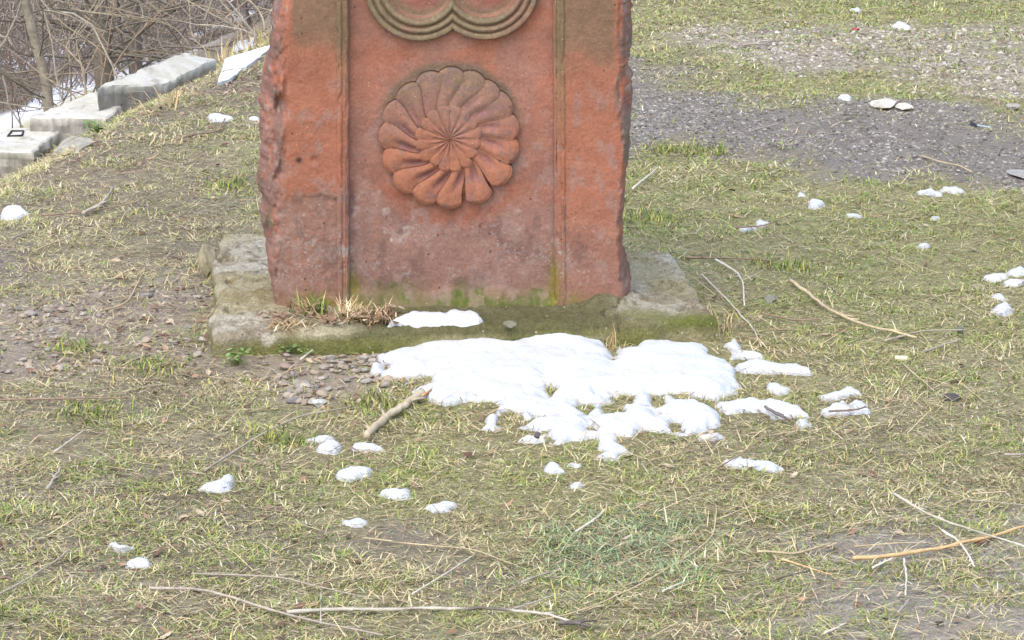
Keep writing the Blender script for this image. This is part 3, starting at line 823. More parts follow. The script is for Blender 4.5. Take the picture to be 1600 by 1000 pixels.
S_LIST = [
 ('two-part tongue of snow hanging below the large snow patch', [(937,678),(966,680),(968,694),(986,708),(970,714),(959,723),(933,719),(944,708),(937,694)], 0.014),
 ('upright lump of snow off the right front corner of the plinth', [(1134,537),(1148,526),(1159,540),(1164,549),(1194,557),(1197,563),(1143,561),(1145,550)], 0.022),
 ('long finger of snow reaching right from the large patch', [(1148,568),(1180,561),(1204,564),(1218,570),(1250,569),(1269,580),(1267,589),(1236,587),(1194,584),(1155,580)], 0.018),
 ('thin greyish flake of snow between two long fingers of snow', [(1194,601),(1211,599),(1239,610),(1220,619),(1197,610)], 0.008),
 ('ragged snow finger with a dark twig at its lower edge', [(1124,635),(1152,629),(1180,626),(1190,631),(1201,627),(1225,634),(1250,640),(1262,654),(1236,654),(1208,657),(1194,647),(1155,647),(1138,650)], 0.018),
 ('crumbly snow bit just below the end of the ragged finger', [(1243,661),(1260,659),(1264,669),(1250,673)], 0.012),
 ('flat ragged snow scrap above the snow with a dark stick', [(1278,622),(1313,615),(1318,606),(1337,606),(1341,617),(1292,629)], 0.009),
 ('lumpy snow piece with a dark stick along its front', [(1281,645),(1302,634),(1316,629),(1330,641),(1336,626),(1350,627),(1357,643),(1337,645),(1295,654)], 0.016),
 ('small grey snow flake alone below the large patch', blob(1110,685,28,13,1), 0.011),
 ('three joined snow lumps crossed by a thin twig', [(1134,722),(1159,717),(1170,724),(1180,727),(1197,722),(1218,732),(1211,739),(1169,738),(1141,729)], 0.014),
 ('left flat flake of the snow cluster at the right edge', blob(1553,432,36,10,2), 0.009),
 ('round snow lump at the top of the right edge cluster', blob(1592,423,26,16,3), 0.016),
 ('flat snow flake under the round lump at right edge', blob(1587,440,32,11,4), 0.009),
 ('small oval snow bit above the egg shaped snow lump', blob(1563,461,20,11,5), 0.011),
 ('egg shaped smooth snow lump below the right edge cluster', blob(1566,482,28,15,6), 0.016),
 ('round white snow ball on the grass below the gravel path', blob(1274,320,22,19,7), 0.022),
 ('left one of two snow bits by a bent twig', blob(1168,356,18,13,8), 0.014),
 ('right one of two snow bits by a bent twig', blob(1190,348,17,10,9), 0.011),
 ('tiny snow bit above left of the round snow ball', blob(1252,304,12,7,10), 0.008),
 ('thin snow flake on grass right of the round snow ball', blob(1334,339,20,9,11), 0.008),
 ('left half of the snow strip by the dark path', blob(1454,299,30,11,12), 0.012),
 ('right half of the snow strip by the dark path', blob(1488,293,32,12,13), 0.014),
 ('lone snow bit in the middle of the right grass', blob(1442,387,16,10,14), 0.011),
 ('tiny snow speck above the lone bit on the grass', blob(1459,342,9,5,15), 0.006),
 ('largest snow lump in the pale gravel at the top', blob(1408,41,26,13,16), 0.016),
 ('smallest snow lump high in the far grass', blob(1338,17,14,6,17), 0.009),
 ('snow lump at the far edge of the dark path', blob(1321,155,16,10,18), 0.014),
 ('tall tilted snow lump in the left foreground turf', [(316,770),(335,758),(347,748),(357,744),(370,745),(367,756),(358,768),(345,774),(328,773)], 0.022),
 ('upper of the two snow lumps at the lower left', [(173,850),(181,846),(190,853),(208,851),(206,860),(195,864),(183,862)], 0.014),
 ('rounder lower snow lump at the lower left', blob(218,883,38,17,19), 0.018),
 ('round snow lump behind a thin flat flake near the log', blob(516,698,34,22,20), 0.022),
 ('thin flat snow flake touching the round lump near the log', blob(500,684,42,9,21), 0.006),
 ('pointed snow lump at the foot of the broken log', [(552,690),(566,689),(590,694),(602,701),(590,703),(570,703),(556,700)], 0.013),
 ('blocky snow lump crossed by a brown straw', blob(551,741,48,22,22), 0.018),
 ('snow lump with pointed corners in the middle foreground', [(600,770),(612,767),(626,769),(638,766),(640,778),(626,785),(612,783)], 0.016),
 ('long flat snow flake below the pointed foreground lump', blob(690,793,46,14,23), 0.010),
 ('dull snow flake left of the long flat flake', blob(555,820,32,11,24), 0.008),
 ('irregular snow lump below the large patch at centre', [(849,728),(862,723),(873,727),(872,733),(882,739),(860,741),(850,736)], 0.014),
 ('narrow snow sliver right of the irregular centre lump', blob(901,729,20,7,25), 0.006),
 ('thin oval snow flake under the narrow sliver', blob(901,757,27,9,26), 0.008),
 ('snow crumb off the left underside of the large patch', blob(766,663,28,10,27), 0.011),
 ('flat snow remnant at the left edge of the turf', [(2,334),(10,325),(30,324),(44,331),(30,335),(24,339),(10,340)], 0.010),
 ('flat snow remnant between the steps and the stele', blob(344,185,36,10,28), 0.010),
 ('small snow bit close to the left flank of the stele', blob(398,184,12,6,29), 0.008),
]
for i, (lab, pts, th) in enumerate(S_LIST):
    snow('snow_patch', lab, pts, th, res=0.003 if i > 7 else 0.004, group=G1, rough=1.05)
snow('snow_patch', 'snow bank behind the broken white slab at the brink', [(364,80),(370,70),(384,68),(396,62),(401,66),(398,73),(384,78),(370,82)], 0.018, res=0.008, rough=0.6)

# ------------------------------------------------------------------ broken concrete steps at the brink
def prism(name, top, thick, mat, color_fn, sub=26, noise=0.006, parent=None, lip=0.012, drop=None):
    """a worn slab from four plan corners at their own heights"""
    c = [np.asarray(t, float) for t in top]
    n = sub
    A, B = np.meshgrid(np.linspace(0, 1, n), np.linspace(0, 1, n))
    P = c[0] * ((1 - A) * (1 - B))[..., None] + c[1] * (A * (1 - B))[..., None] + c[2] * (A * B)[..., None] + c[3] * ((1 - A) * B)[..., None]
    sx = np.linalg.norm(c[1] - c[0]); sy = np.linalg.norm(c[3] - c[0])
    e = np.minimum(np.minimum(A, 1 - A) * sx, np.minimum(B, 1 - B) * sy)
    P[..., 2] += (fbm(P[..., 0] / 0.08, P[..., 1] / 0.08, 151, 3) - 0.5) * noise - lip * np.clip(1 - e / (lip * 1.2), 0, 1) ** 2
    P[..., 0] += (fbm(P[..., 0] / 0.05, P[..., 1] / 0.05, 153, 3) - 0.5) * noise * 2.5 * (e < 0.01)
    P[..., 1] += (fbm(P[..., 0] / 0.05, P[..., 1] / 0.05, 155, 3) - 0.5) * noise * 2.5 * (e < 0.01)
    ring = [(0, j) for j in range(n)] + [(i, n - 1) for i in range(1, n)] + [(n - 1, j) for j in range(n - 2, -1, -1)] + [(i, 0) for i in range(n - 2, 0, -1)]
    ri = np.array(ring); nr = len(ri)
    rt = P[ri[:, 0], ri[:, 1]]
    vs = [P.reshape(-1, 3)]; qs = [grid_faces(n, n)]; cs = [color_fn(P[..., 0], P[..., 1], 0.0).reshape(-1, 3)]
    prev = ri[:, 0] * n + ri[:, 1]; base = n * n
    cen = P.reshape(-1, 3).mean(0)
    for k in range(1, 9):
        t = k / 8
        p = rt.copy()
        out = p[:, :2] - cen[:2]; out /= np.linalg.norm(out, axis=1)[:, None]
        g_ = fbm(np.arange(nr) / 5.0, np.full(nr, k * 0.9), 157, 3) - 0.5
        p[:, :2] += out * (g_[:, None] * noise * 2.5 - 0.01 * t)
        p[:, 2] -= thick * t
        vs.append(p); cs.append(color_fn(p[:, 0], p[:, 1] + p[:, 2], t))
        cur = base + np.arange(nr); nx = np.roll(np.arange(nr), -1)
        qs.append(np.stack([prev, cur, cur[nx], prev[nx]], -1)); prev = cur; base += nr
    bot = len(np.concatenate(vs))
    vs.append(cen[None] - [0, 0, thick]); cs.append(cs[-1][:1])
    nx = np.roll(np.arange(nr), -1)
    org = (cen[0], cen[1], cen[2] - thick)
    return make(name, np.concatenate(vs), [np.concatenate(qs), np.stack([prev, np.full(nr, bot), prev[nx]], -1)], mat, parent, np.concatenate(cs), False, org)

def slab_col(x, y, t):
    n = fbm(x / 0.07, y / 0.07, 161, 4)
    if t == 0.0:
        c = np.zeros(x.shape + (3,)) + lin(192, 188, 176)
        c = mix(c, lin(184, 180, 164), sstep(0.45, 0.65, n))
        return mix(c, lin(140, 134, 120), sstep(0.64, 0.74, fbm(x / 0.03, y / 0.05, 163, 3)) * 0.6)
    c = np.zeros(x.shape + (3,)) + lin(158, 154, 146)
    c = mix(c, lin(128, 123, 112), sstep(0.42, 0.6, n))
    c = mix(c, lin(146, 141, 130), 0.5 + 0 * n)
    return mix(c, lin(104, 98, 76), sstep(0.55, 1.0, t) * sstep(0.4, 0.6, n) * 0.9 + 0 * n)

def slab(name, label, pxs, z, thick):
    top = [at_z(px, py, zz) for (px, py), zz in zip(pxs, z)]
    o = prism(name, top, thick, M_slab, slab_col, sub=52, noise=0.010, lip=0.005)
    tag(o, label, 'concrete step', 'broken concrete steps going down the bank')
    return o
slab('concrete_step', 'topmost broken concrete step, its pale top running up to the white slab', [(151,135),(262,131),(336,92),(290,81)], (0.0, -0.040, -0.046, -0.006), 0.17)
slab('concrete_step', 'middle concrete step, its corner tucked under the topmost step', [(46,183),(165,184),(212,146),(170,134)], (-0.075,) * 4, 0.19)
s3 = slab('concrete_step', 'lowest concrete step at the left edge with a dark square frame', [(-75,236),(50,236),(100,199),(20,198)], (-0.12,) * 4, 0.17)
# the dark square frame set in the lowest step
a = Acc()
q0 = [at_z(px, py, -0.12 + 0.002) for px, py in ((12, 213), (34, 212), (37, 205), (18, 205))]
for i in range(4):
    a.tube([q0[i], q0[(i + 1) % 4]], 0.0035, (0.04, 0.04, 0.045), sides=4)
fr = a.build('square_frame', M_wood)
fr.parent = s3
fr.location = -np.array(s3.location)

def chip_col(x, y, t):
    c = np.zeros(x.shape + (3,)) + lin(164, 161, 150)
    return mix(c, lin(142, 138, 122), sstep(0.45, 0.6, fbm(x / 0.05, y / 0.05, 165, 3)))
def zat(px, py, h): 
    p = at(px, py); q = p.copy(); q[2] += h; return q
o = prism('concrete_chip', [zat(82, 243, 0.012), zat(120, 240, 0.012), zat(146, 226, 0.02), zat(104, 224, 0.03)], 0.05, M_slab, chip_col, sub=16, noise=0.006)
tag(o, 'flat grey wedge of concrete lying below the middle step', 'concrete')

def white_col(x, y, t):
    c = np.zeros(x.shape + (3,)) + np.array([0.74, 0.77, 0.80])
    return mix(c, (0.5, 0.5, 0.48), sstep(0.6, 0.75, fbm(x / 0.04, y / 0.09, 167, 3)) * 0.35)
o = prism('white_slab', [zat(346, 116, 0.014), zat(385, 110, 0.014), zat(432, 76, 0.02), zat(352, 97, 0.016)], 0.022, M_board, white_col, sub=24, noise=0.003, lip=0.002)
tag(o, 'larger piece of a broken white slab lying on the bank by the stele', 'slab', 'pieces of the broken white slab')
o = prism('white_slab', [zat(339, 134, 0.012), zat(358, 128, 0.012), zat(379, 112.5, 0.012), zat(345, 118.5, 0.012)], 0.02, M_board, white_col, sub=20, noise=0.003, lip=0.002)
tag(o, 'smaller pointed piece broken off the white slab', 'slab', 'pieces of the broken white slab')

# ------------------------------------------------------------------ rocks
def ico(sub):
    bm = bmesh.new(); bmesh.ops.create_icosphere(bm, subdivisions=sub, radius=1.0)
    v = np.array([p.co for p in bm.verts]); f = np.array([[q.index for q in p.verts] for p in bm.faces])
    bm.free(); return v, f
ICO1, ICO2, ICO3, ICO4 = ico(1), ico(2), ico(3), ico(4)
def rock_shape(src, seed, rough=0.25, flat=0.0):
    r = np.random.default_rng(seed)
    v = src[0].copy()
    for k in range(14):                        # planar cuts give a stone its facets
        n = r.normal(size=3); n /= np.linalg.norm(n)
        dd = r.uniform(0.50, 0.88)
        s = v @ n
        v = v - np.clip(s - dd, 0, None)[:, None] * n * 0.9
    ph = r.uniform(0, 6, (3, 3))
    v = v * (1 + rough * 0.4 * (np.sin(v * 2.3 + ph[0]).sum(1) / 3)[:, None])
    if len(v) > 100:
        v = v * (1 + rough * 0.5 * (fbm(v[:, 0] * 3 + v[:, 2] * 2 + seed, v[:, 1] * 3 - v[:, 2] * 2, seed, 3) - 0.5)[:, None])
    return v

def rock(name, label, px, py, w, h, color, seed, squash=0.6, cat='stone', z=None, group=None, depth=1.0, yaw=None):
    p = at(px, py + h * 0.35) if z is None else at_z(px, py + h * 0.35, z)
    dist = p[1] / CP
    rx = w / 2 * dist / F; rz = h / 2 * dist / F / 0.95
    v = rock_shape(ICO3, seed, 0.5)
    v = v * [rx, rx * depth, max(rz, rx * squash * 0.6)]
    n = fbm(v[:, 0] / rx * 1.7 + seed, v[:, 2] / rx * 1.7 + v[:, 1] / rx, seed, 3)
    c = np.zeros((len(v), 3)) + np.asarray(color)
    c = c * (0.75 + 0.5 * n[:, None])
    base = ground(p[0], p[1]) if z is None else z
    o = make(name, v + [0, 0, max(rz, rx * squash * 0.6) * 0.55], [ICO3[1]], M_rock, None, c, False)
    o.location = (p[0], p[1], float(base))
    o.rotation_euler = (0, 0, random.uniform(0, 0.4) if yaw is None else yaw)
    tag(o, label, cat, group)
    return o
rock('earth_clod', 'dark grey clod lying alone on the right hand turf', 1488, 621, 30, 16, lin(82, 78, 78), 3, cat='clod')
rock('stone', 'small grey stone in the grass right of the plinth', 1204, 468, 26, 17, lin(128, 128, 114), 4)
rock('stone', 'dark grey sliver of stone near the thin grey twig', 1500, 513, 14, 14, lin(98, 102, 100), 5)
rock('stone', 'left of the two pale rocks bedded at the path edge', 1382, 166, 40, 15, lin(190, 184, 168), 6, depth=2.0, squash=0.3)
rock('stone', 'right of the two pale rocks bedded at the path edge', 1410, 172, 27, 12, lin(204, 198, 184), 7, depth=1.8, squash=0.35)
rock('stone', 'grey rock at the right edge beyond the dark path', 1581, 166, 26, 16, lin(160, 156, 144), 8)
rock('stone', 'broad flat rock at the right end of the dark path', 1598, 270, 46, 8, lin(150, 148, 140), 9, depth=2.2, squash=0.3)
rock('stone', 'grey pebble lying on the front of the plinth top', 797, 506, 26, 13, lin(118, 116, 96), 10, z=PL_Z)
rock('stone', 'dark pebble sitting in the lower edge of the large snow patch', 839, 679, 12, 14, lin(92, 88, 90), 11, z=0.012)
rock('stone', 'pale stone among the pebbles before the plinth', 500, 625, 32, 15, lin(178, 180, 172), 12)
rock('stone', 'small pale stone left of the plinth top', 1402, 139 + 500, 1, 1, lin(150, 150, 140), 13) if False else None
rock('concrete_lump', 'lump of concrete leaning on the back left of the plinth', 326, 412, 30, 62, lin(150, 142, 116), 14, cat='concrete', depth=2.0, squash=1.2)
# a bit of cut pale wood
p = at(1408, 566)
a = Acc(); n = 8
P = np.linspace([-0.013, 0.002, 0.006], [0.013, -0.002, 0.006], n)
a.tube(P, np.full(n, 0.0065), lin(206, 196, 168), sides=9)
o = a.build('cork_stopper', M_wood); o.location = (p[0], p[1], float(ground(p[0], p[1])) + 0.002)
tag(o, 'pale cork shaped stub lying on the right hand grass', 'cork')
# dark litter on the far path
p = at(1522, 201)
a = Acc()
a.raw(np.array([[-0.014, 0, 0.004], [0.0, 0.014, 0.006], [0.016, 0.007, 0.004], [0.006, -0.02, 0.003], [-0.010, 0.005, 0.018], [0.004, 0.0, 0.010]]), tris=np.array([[0, 3, 5], [3, 2, 5], [2, 1, 5], [1, 4, 5], [4, 0, 5], [0, 1, 3], [1, 2, 3]]), color=(0.02, 0.022, 0.035))
a.tube([(0.008, -0.005, 0.006), (0.022, -0.02, 0.005), (0.045, -0.035, 0.004)], 0.003, lin(150, 165, 176), sides=5)
o = a.build('plastic_scrap', M_board, smooth=False); o.location = (p[0], p[1], float(ground(p[0], p[1])))
tag(o, 'black and bluish scrap of plastic on the far path', 'litter')
p = at(1337, 48)
a = Acc(); a.raw(rock_shape(ICO2, 77) * [0.018, 0.02, 0.008], tris=ICO2[1], color=lin(176, 62, 44))
o = a.build('red_scrap', M_board, smooth=False); o.location = (p[0], p[1], float(ground(p[0], p[1])) + 0.006)
tag(o, 'small red scrap of litter in the far pale gravel', 'litter')

# pebbles that can be told apart
PEB = []
for i in range(9):
    v = rock_shape(ICO2, 200 + i, 0.35)
    v = v * [1, 0.8 + 0.05 * (i % 5), 0.5 + 0.04 * (i % 4)]
    bm_o = make('pebble', v, [ICO2[1]], M_pebble, None, None, i % 3 != 0)
    PEB.append(bm_o.data)
    bpy.data.objects.remove(bm_o)
def pebbles(zone_px, count, label, group, wpx, seed, zone_name):
    r = random.Random(seed)
    P = gpoly(zone_px); lo, hi = P.min(0), P.max(0)
    n = 0; tries = 0
    while n < count and tries < 20000:
        tries += 1
        x, y = r.uniform(lo[0], hi[0]), r.uniform(lo[1], hi[1])
        if sdf_poly(P, np.array([x]), np.array([y]))[0] < 0.01 * r.random(): continue
        if float(fbm(x / 0.15, y / 0.2, seed, 2)) < r.uniform(0.25, 0.6): continue
        if sdf_poly(np.array(PL_C), np.array([x]), np.array([y]))[0] > -0.02: continue
        if any((lo_ < [x, y]).all() and (hi_ > [x, y]).all() and sdf_poly(Pp, np.array([x]), np.array([y]))[0] > -0.005 for Pp, lo_, hi_, *_ in SNOW): continue
        rad = r.choice(wpx) * r.uniform(0.8, 1.2) / 2 * y / F
        o = bpy.data.objects.new('pebble', r.choice(PEB))
        o.location = (x, y, float(ground(x, y)) + rad * 0.34)
        o.scale = (rad, rad, rad)
        o.rotation_euler = (r.uniform(-0.3, 0.3), r.uniform(-0.3, 0.3), r.uniform(0, 6.28))
        COL.objects.link(o)
        tag(o, label, 'pebble', group)
        n += 1
pebbles([(440, 560), (520, 548), (590, 552), (655, 596), (640, 618), (560, 634), (450, 630), (420, 600)], 150, 'rounded grey brown pebble in the patch of pebbles before the plinth', 'pebbles before the plinth', (10, 12, 14, 16, 18, 22), 31, 'front_gravel')
pebbles([(-20, 470), (120, 452), (310, 455), (335, 520), (325, 565), (240, 585), (60, 590), (-20, 585)], 145, 'grey brown pebble in the stony patch left of the plinth', 'pebbles left of the plinth', (10, 11, 12, 14, 16, 20), 33, 'left_gravel')

# ------------------------------------------------------------------ exclusion for anything that grows or lies loose
def blocked(x, y, margin=0.0):
    m = sdf_poly(np.array(PL_C), x, y) > -0.01
    for P, lo, hi, xs, ys, d in SNOW:
        k = (x > lo[0]) & (x < hi[0]) & (y > lo[1]) & (y < hi[1])
        if k.any():
            idx = np.nonzero(k)[0]
            i = np.clip(((x[idx] - xs[0]) / (xs[1] - xs[0])).round().astype(int), 0, len(xs) - 1)
            j = np.clip(((y[idx] - ys[0]) / (ys[1] - ys[0])).round().astype(int), 0, len(ys) - 1)
            m[idx] |= d[j, i] > margin
    return m

# ------------------------------------------------------------------ loose gravel
def scatter_stones(name, label, zn, per_m2, rmin, rmax, cols, seed, flat=0.55, cutoff=0.5, ylim=None):
    r = np.random.default_rng(seed)
    P = ZONES[zn]; lo, hi = P.min(0) - 0.3, P.max(0) + 0.3
    lo[0] = max(lo[0], -2.3); hi[0] = min(hi[0], 2.7)
    n = int((hi[0] - lo[0]) * (hi[1] - lo[1]) * per_m2)
    x = r.uniform(lo[0], hi[0], n); y = r.uniform(lo[1], hi[1], n)
    k = zone(zn, x, y, 0.18, 0.3) * (0.35 + 0.9 * sstep(0.35, 0.6, fbm(x / 0.2, y / 0.3, seed, 3))) > r.random(n)
    k &= ~blocked(x, y)
    x, y = x[k], y[k]; n = len(x)
    base = np.array([[1, 0, 0], [-1, 0, 0], [0, 1, 0], [0, -1, 0], [0, 0, 1], [0.5, 0.55, 0.62], [-0.55, -0.4, 0.66]], float)
    tri = np.array([[0, 5, 4], [0, 2, 5], [2, 4, 5], [2, 1, 4], [1, 6, 4], [1, 3, 6], [3, 4, 6], [3, 0, 4]])
    rad = rmin * (rmax / rmin) ** (r.random(n) ** 1.8)
    v = base[None] * rad[:, None, None] * (1 + r.uniform(-0.3, 0.3, (n, 7, 1)))
    v[..., 2] *= flat
    th = r.uniform(0, 6.28, n); c_, s_ = np.cos(th)[:, None], np.sin(th)[:, None]
    vx = v[..., 0] * c_ - v[..., 1] * s_ * 0.8; vy = v[..., 0] * s_ + v[..., 1] * c_ * 0.8
    z = ground(x, y)
    V = np.stack([vx + x[:, None], vy + y[:, None], v[..., 2] + z[:, None] + rad[:, None] * 0.05], -1).reshape(-1, 3)
    T = (tri[None] + (np.arange(n) * 7)[:, None, None]).reshape(-1, 3)
    cols = np.array(cols)
    c = cols[r.integers(0, len(cols), n)] * r.uniform(0.7, 1.25, (n, 1))
    o = make(name, V, [T], M_rock, None, np.repeat(c, 7, 0), False)
    tag(o, label, kind='stuff')
GREY = [lin(138, 134, 127), lin(118, 114, 108), lin(158, 153, 145), lin(98, 94, 90)]
scatter_stones('gravel', 'fine dark grey gravel of the path behind the stele', 'path', 8000, 0.0025, 0.009, GREY, 41)
scatter_stones('gravel', 'pale coarse gravel scattered in the far grass', 'bright_gravel', 5200, 0.003, 0.012, [lin(168, 160, 148), lin(150, 142, 130), lin(182, 176, 166), lin(124, 114, 104)], 43)
scatter_stones('gravel', 'small gravel between the pebbles left of the plinth', 'left_gravel', 2600, 0.003, 0.009, [lin(150, 140, 126), lin(128, 120, 112), lin(168, 158, 142), lin(112, 98, 86)], 45)
scatter_stones('gravel', 'small gravel between the pebbles before the plinth', 'front_gravel', 4200, 0.003, 0.008, [lin(140, 130, 116), lin(120, 110, 100), lin(160, 148, 132), lin(104, 84, 72)], 47)

# ------------------------------------------------------------------ grass and straw
BANDS = [(4.85, 6.5, 21000), (6.5, 8.0, 18000), (8.0, 10.0, 12500), (10.0, 14.4, 8000)]
def candidates(scale, seed):
    r = np.random.default_rng(seed)
    xs, ys = [], []
    for y0, y1, dn in BANDS:
        hw = 0.143 * y1 + 0.40
        n = int(2 * hw * (y1 - y0) * dn * scale)
        x = r.uniform(-hw, hw, n); y = r.uniform(y0, y1, n)
        k = np.abs(x) < 0.143 * y + 0.40
        xs.append(x[k]); ys.append(y[k])
    return np.concatenate(xs), np.concatenate(ys), r

def blades(x, y, z, L, W, phi, lean, droop, C, acc=None):
    n = len(x)
    hx, hy = np.cos(phi), np.sin(phi)
    d1 = np.stack([hx * np.sin(lean), hy * np.sin(lean), np.cos(lean)], -1)
    l2 = np.clip(lean + droop, 0, 1.75)
    d2 = np.stack([hx * np.sin(l2), hy * np.sin(l2), np.cos(l2)], -1)
    s = np.stack([-hy, hx, 0 * hx], -1)
    p0 = np.stack([x, y, z], -1); p1 = p0 + d1 * (L * 0.5)[:, None]; p2 = p1 + d2 * (L * 0.5)[:, None]
    w = (W * 0.5)[:, None]
    V = np.stack([p0 - s * w, p0 + s * w, p1 - s * w * 0.9, p1 + s * w * 0.9, p2], 1).reshape(-1, 3)
    k = (np.arange(n) * 5)[:, None]
    Q = k + np.array([[0, 1, 3, 2]]); T = k + np.array([[2, 3, 4]])
    return V, Q, T, np.repeat(C, 5, 0)

def grass_sheet():
    x, y, r = candidates(1.8, 51)
    s = slope_s(x, y)
    Z = zones(x, y)
    clump = fbm(x / 0.075, y / 0.075, 171, 2); big = fbm(x / 0.45, y / 0.45, 173, 3)
    bare = np.clip(0.95 * Z['path'] + 0.55 * Z['bright_gravel'] + 0.80 * Z['left_gravel'] + 0.90 * Z['front_gravel'] + 0.6 * Z['step_litter'] + Z['mud_right'] * (0.3 + 0.68 * sstep(0.44, 0.56, fbm(x / 0.16, y / 0.26, 174, 3))) + 0.92 * Z['mud_left'] + 0.5 * sstep(0.61, 0.67, fbm(x / 0.20, y / 0.30, 176, 3)) + 0.7 * Z['soil_left'] + 0.45 * Z['soil_upper_left'], 0, 0.985)
    green = np.clip(Z['green_path_edge'] * 0.7 + Z['green_top'] * 0.9 + Z['green_beside'] * 0.75 + Z['green_mid'] * 0.6 + Z['green_right'] * 0.5 + Z['green_left'] * 0.7, 0, 1)
    bluish = Z['blue_green']
    dens = 1.45 * (0.36 + 0.70 * sstep(0.36, 0.62, clump)) * (0.5 + 0.7 * sstep(0.28, 0.52, big)) * (1 - bare)
    dens = np.maximum(dens, 1.0 * bluish); dens += 0.35 * green * (1 - bare)
    dens *= sstep(0.6, 0.1, s)
    left = sstep(-0.15, -0.7, x / y * 7.0) * sstep(6.6, 7.4, y)
    dens *= 1 - 0.25 * left
    k = (r.random(len(x)) < dens) & ~blocked(x, y, r.uniform(-0.006, 0.005))
    x, y = x[k], y[k]; green, bluish, clump, big, left = green[k], bluish[k], clump[k], big[k], left[k]
    n = len(x)
    # colour: mostly straw and olive with green tufts
    hue = fbm(x / 0.16, y / 0.16, 175, 2); yel = fbm(x / 0.8, y / 0.8, 177, 2)
    pg = np.clip(0.50 + 0.26 * sstep(7.0, 7.6, y) * sstep(0.2, 0.6, x) + 1.5 * (hue - 0.46) + 0.65 * green + 0.5 * bluish - 0.17 * left, 0.06, 0.92)
    far = sstep(7.3, 8.5, y)
    pick = r.random(n); u = r.random((n, 1))
    straw = lin(196, 184, 138) * (0.65 + 0.55 * u)
    olive = lin(170, 168, 96) * (0.75 + 0.45 * u)
    gr = lin(136, 156, 80) * (0.72 + 0.45 * u)
    bgc = lin(136, 156, 114) * (0.75 + 0.6 * u)
    c = straw.copy()
    m = pick < pg * 1.25; c[m] = olive[m]
    m = pick < pg * 0.72; c[m] = gr[m]
    m = (pick < pg) & (r.random(n) < bluish); c[m] = bgc[m]
    pale = r.random(n) < 0.08; c[pale] = lin(214, 206, 176)
    brown = r.random(n) < 0.07; c[brown] = lin(132, 110, 84)
    L = r.uniform(0.011, 0.030, n) * (0.8 + 0.5 * sstep(0.4, 0.65, clump)) * (1 + 0.45 * bluish)
    W = r.uniform(0.0012, 0.0026, n) * (1 + 0.6 * sstep(7.5, 11.5, y))
    phi = r.uniform(0, 2 * math.pi, n) 
    lean = 0.70 + 0.85 * r.random(n) ** 0.6; droop = r.uniform(0.0, 0.7, n)
    V, Q, T, C = blades(x, y, ground(x, y) - 0.002, L, W, phi, lean, droop, c)
    o = make('grass', V, [Q, T], M_grass, None, C, True)
    tag(o, 'short worn winter turf of olive and straw coloured blades', kind='stuff')
grass_sheet()

def straw_sheet():
    x, y, r = candidates(0.13, 53)
    Z = zones(x, y)
    d = 0.55 + 0.4 * sstep(0.4, 0.6, fbm(x / 0.3, y / 0.3, 181, 3)) - 0.6 * Z['path'] - 0.3 * Z['bright_gravel']
    d += -0.25 * Z['left_gravel'] - 0.4 * Z['front_gravel'] + 0.4 * Z['step_litter']
    d *= sstep(0.9, 0.3, slope_s(x, y))
    k = (r.random(len(x)) < d) & ~blocked(x, y, 0.002)
    x, y = x[k], y[k]; n = len(x)
    u = r.random((n, 1))
    c = np.where(r.random((n, 1)) < 0.55, lin(206, 188, 146) * (0.75 + 0.45 * u), lin(158, 134, 100) * (0.6 + 0.6 * u))
    c = np.where(r.random((n, 1)) < 0.20, lin(104, 86, 72), c)
    L = r.uniform(0.02, 0.075, n); L[r.random(n) < 0.10] *= 2.1
    W = r.uniform(0.0010, 0.0022, n) * (1 + 0.3 * sstep(9, 12, y))
    lean = r.uniform(1.35, 1.57, n); droop = r.uniform(-0.05, 0.22, n)
    V, Q, T, C = blades(x, y, ground(x, y) + 0.006, L, W, r.uniform(0, 6.28, n), lean, droop, c)
    o = make('dry_straw', V, [Q, T], M_grass, None, C, True)
    tag(o, 'loose dry straw strewn over the turf', kind='stuff')
straw_sheet()

def thatch_sheet():
    x, y, r = candidates(0.95, 55)
    Z = zones(x, y)
    d = 0.8 - 0.2 * sstep(0.61, 0.67, fbm(x / 0.20, y / 0.30, 176, 3)) - 0.4 * Z['mud_right'] * sstep(0.44, 0.56, fbm(x / 0.16, y / 0.26, 174, 3)) - 0.6 * Z['front_gravel'] - 0.45 * Z['left_gravel'] - 0.75 * Z['path'] - 0.35 * Z['bright_gravel'] - 0.15 * Z['mud_right'] - 0.5 * Z['mud_left']
    d *= sstep(0.7, 0.2, slope_s(x, y))
    k = (r.random(len(x)) < d) & ~blocked(x, y, -0.002)
    x, y = x[k], y[k]; n = len(x)
    phi = r.uniform(0, 6.28, n); L = r.uniform(0.006, 0.022, n); W = r.uniform(0.0009, 0.0022, n) * (1 + 0.4 * sstep(8.5, 12, y))
    z = ground(x, y) + r.uniform(0.001, 0.007, n)
    hx, hy = np.cos(phi), np.sin(phi)
    dz = r.uniform(-0.15, 0.25, n) * L
    p = np.stack([x, y, z], -1); sd = np.stack([-hy, hx, r.uniform(-0.6, 0.6, n)], -1) * (W * 0.5)[:, None]
    V = np.stack([p - sd, p + sd, p + np.stack([hx * L, hy * L, dz], -1)], 1).reshape(-1, 3)
    T = np.arange(3 * n).reshape(-1, 3)
    pal = np.array([lin(196, 186, 150), lin(170, 158, 122), lin(146, 132, 106), lin(108, 94, 80), lin(146, 150, 92), lin(136, 146, 86), lin(176, 170, 140)])
    c = pal[r.integers(0, len(pal), n)] * r.uniform(0.75, 1.2, (n, 1))
    o = make('thatch', V, [T], M_grass, None, np.repeat(c, 3, 0), False)
    tag(o, 'fine dead thatch and grass crumbs lying on the soil', kind='stuff')
thatch_sheet()

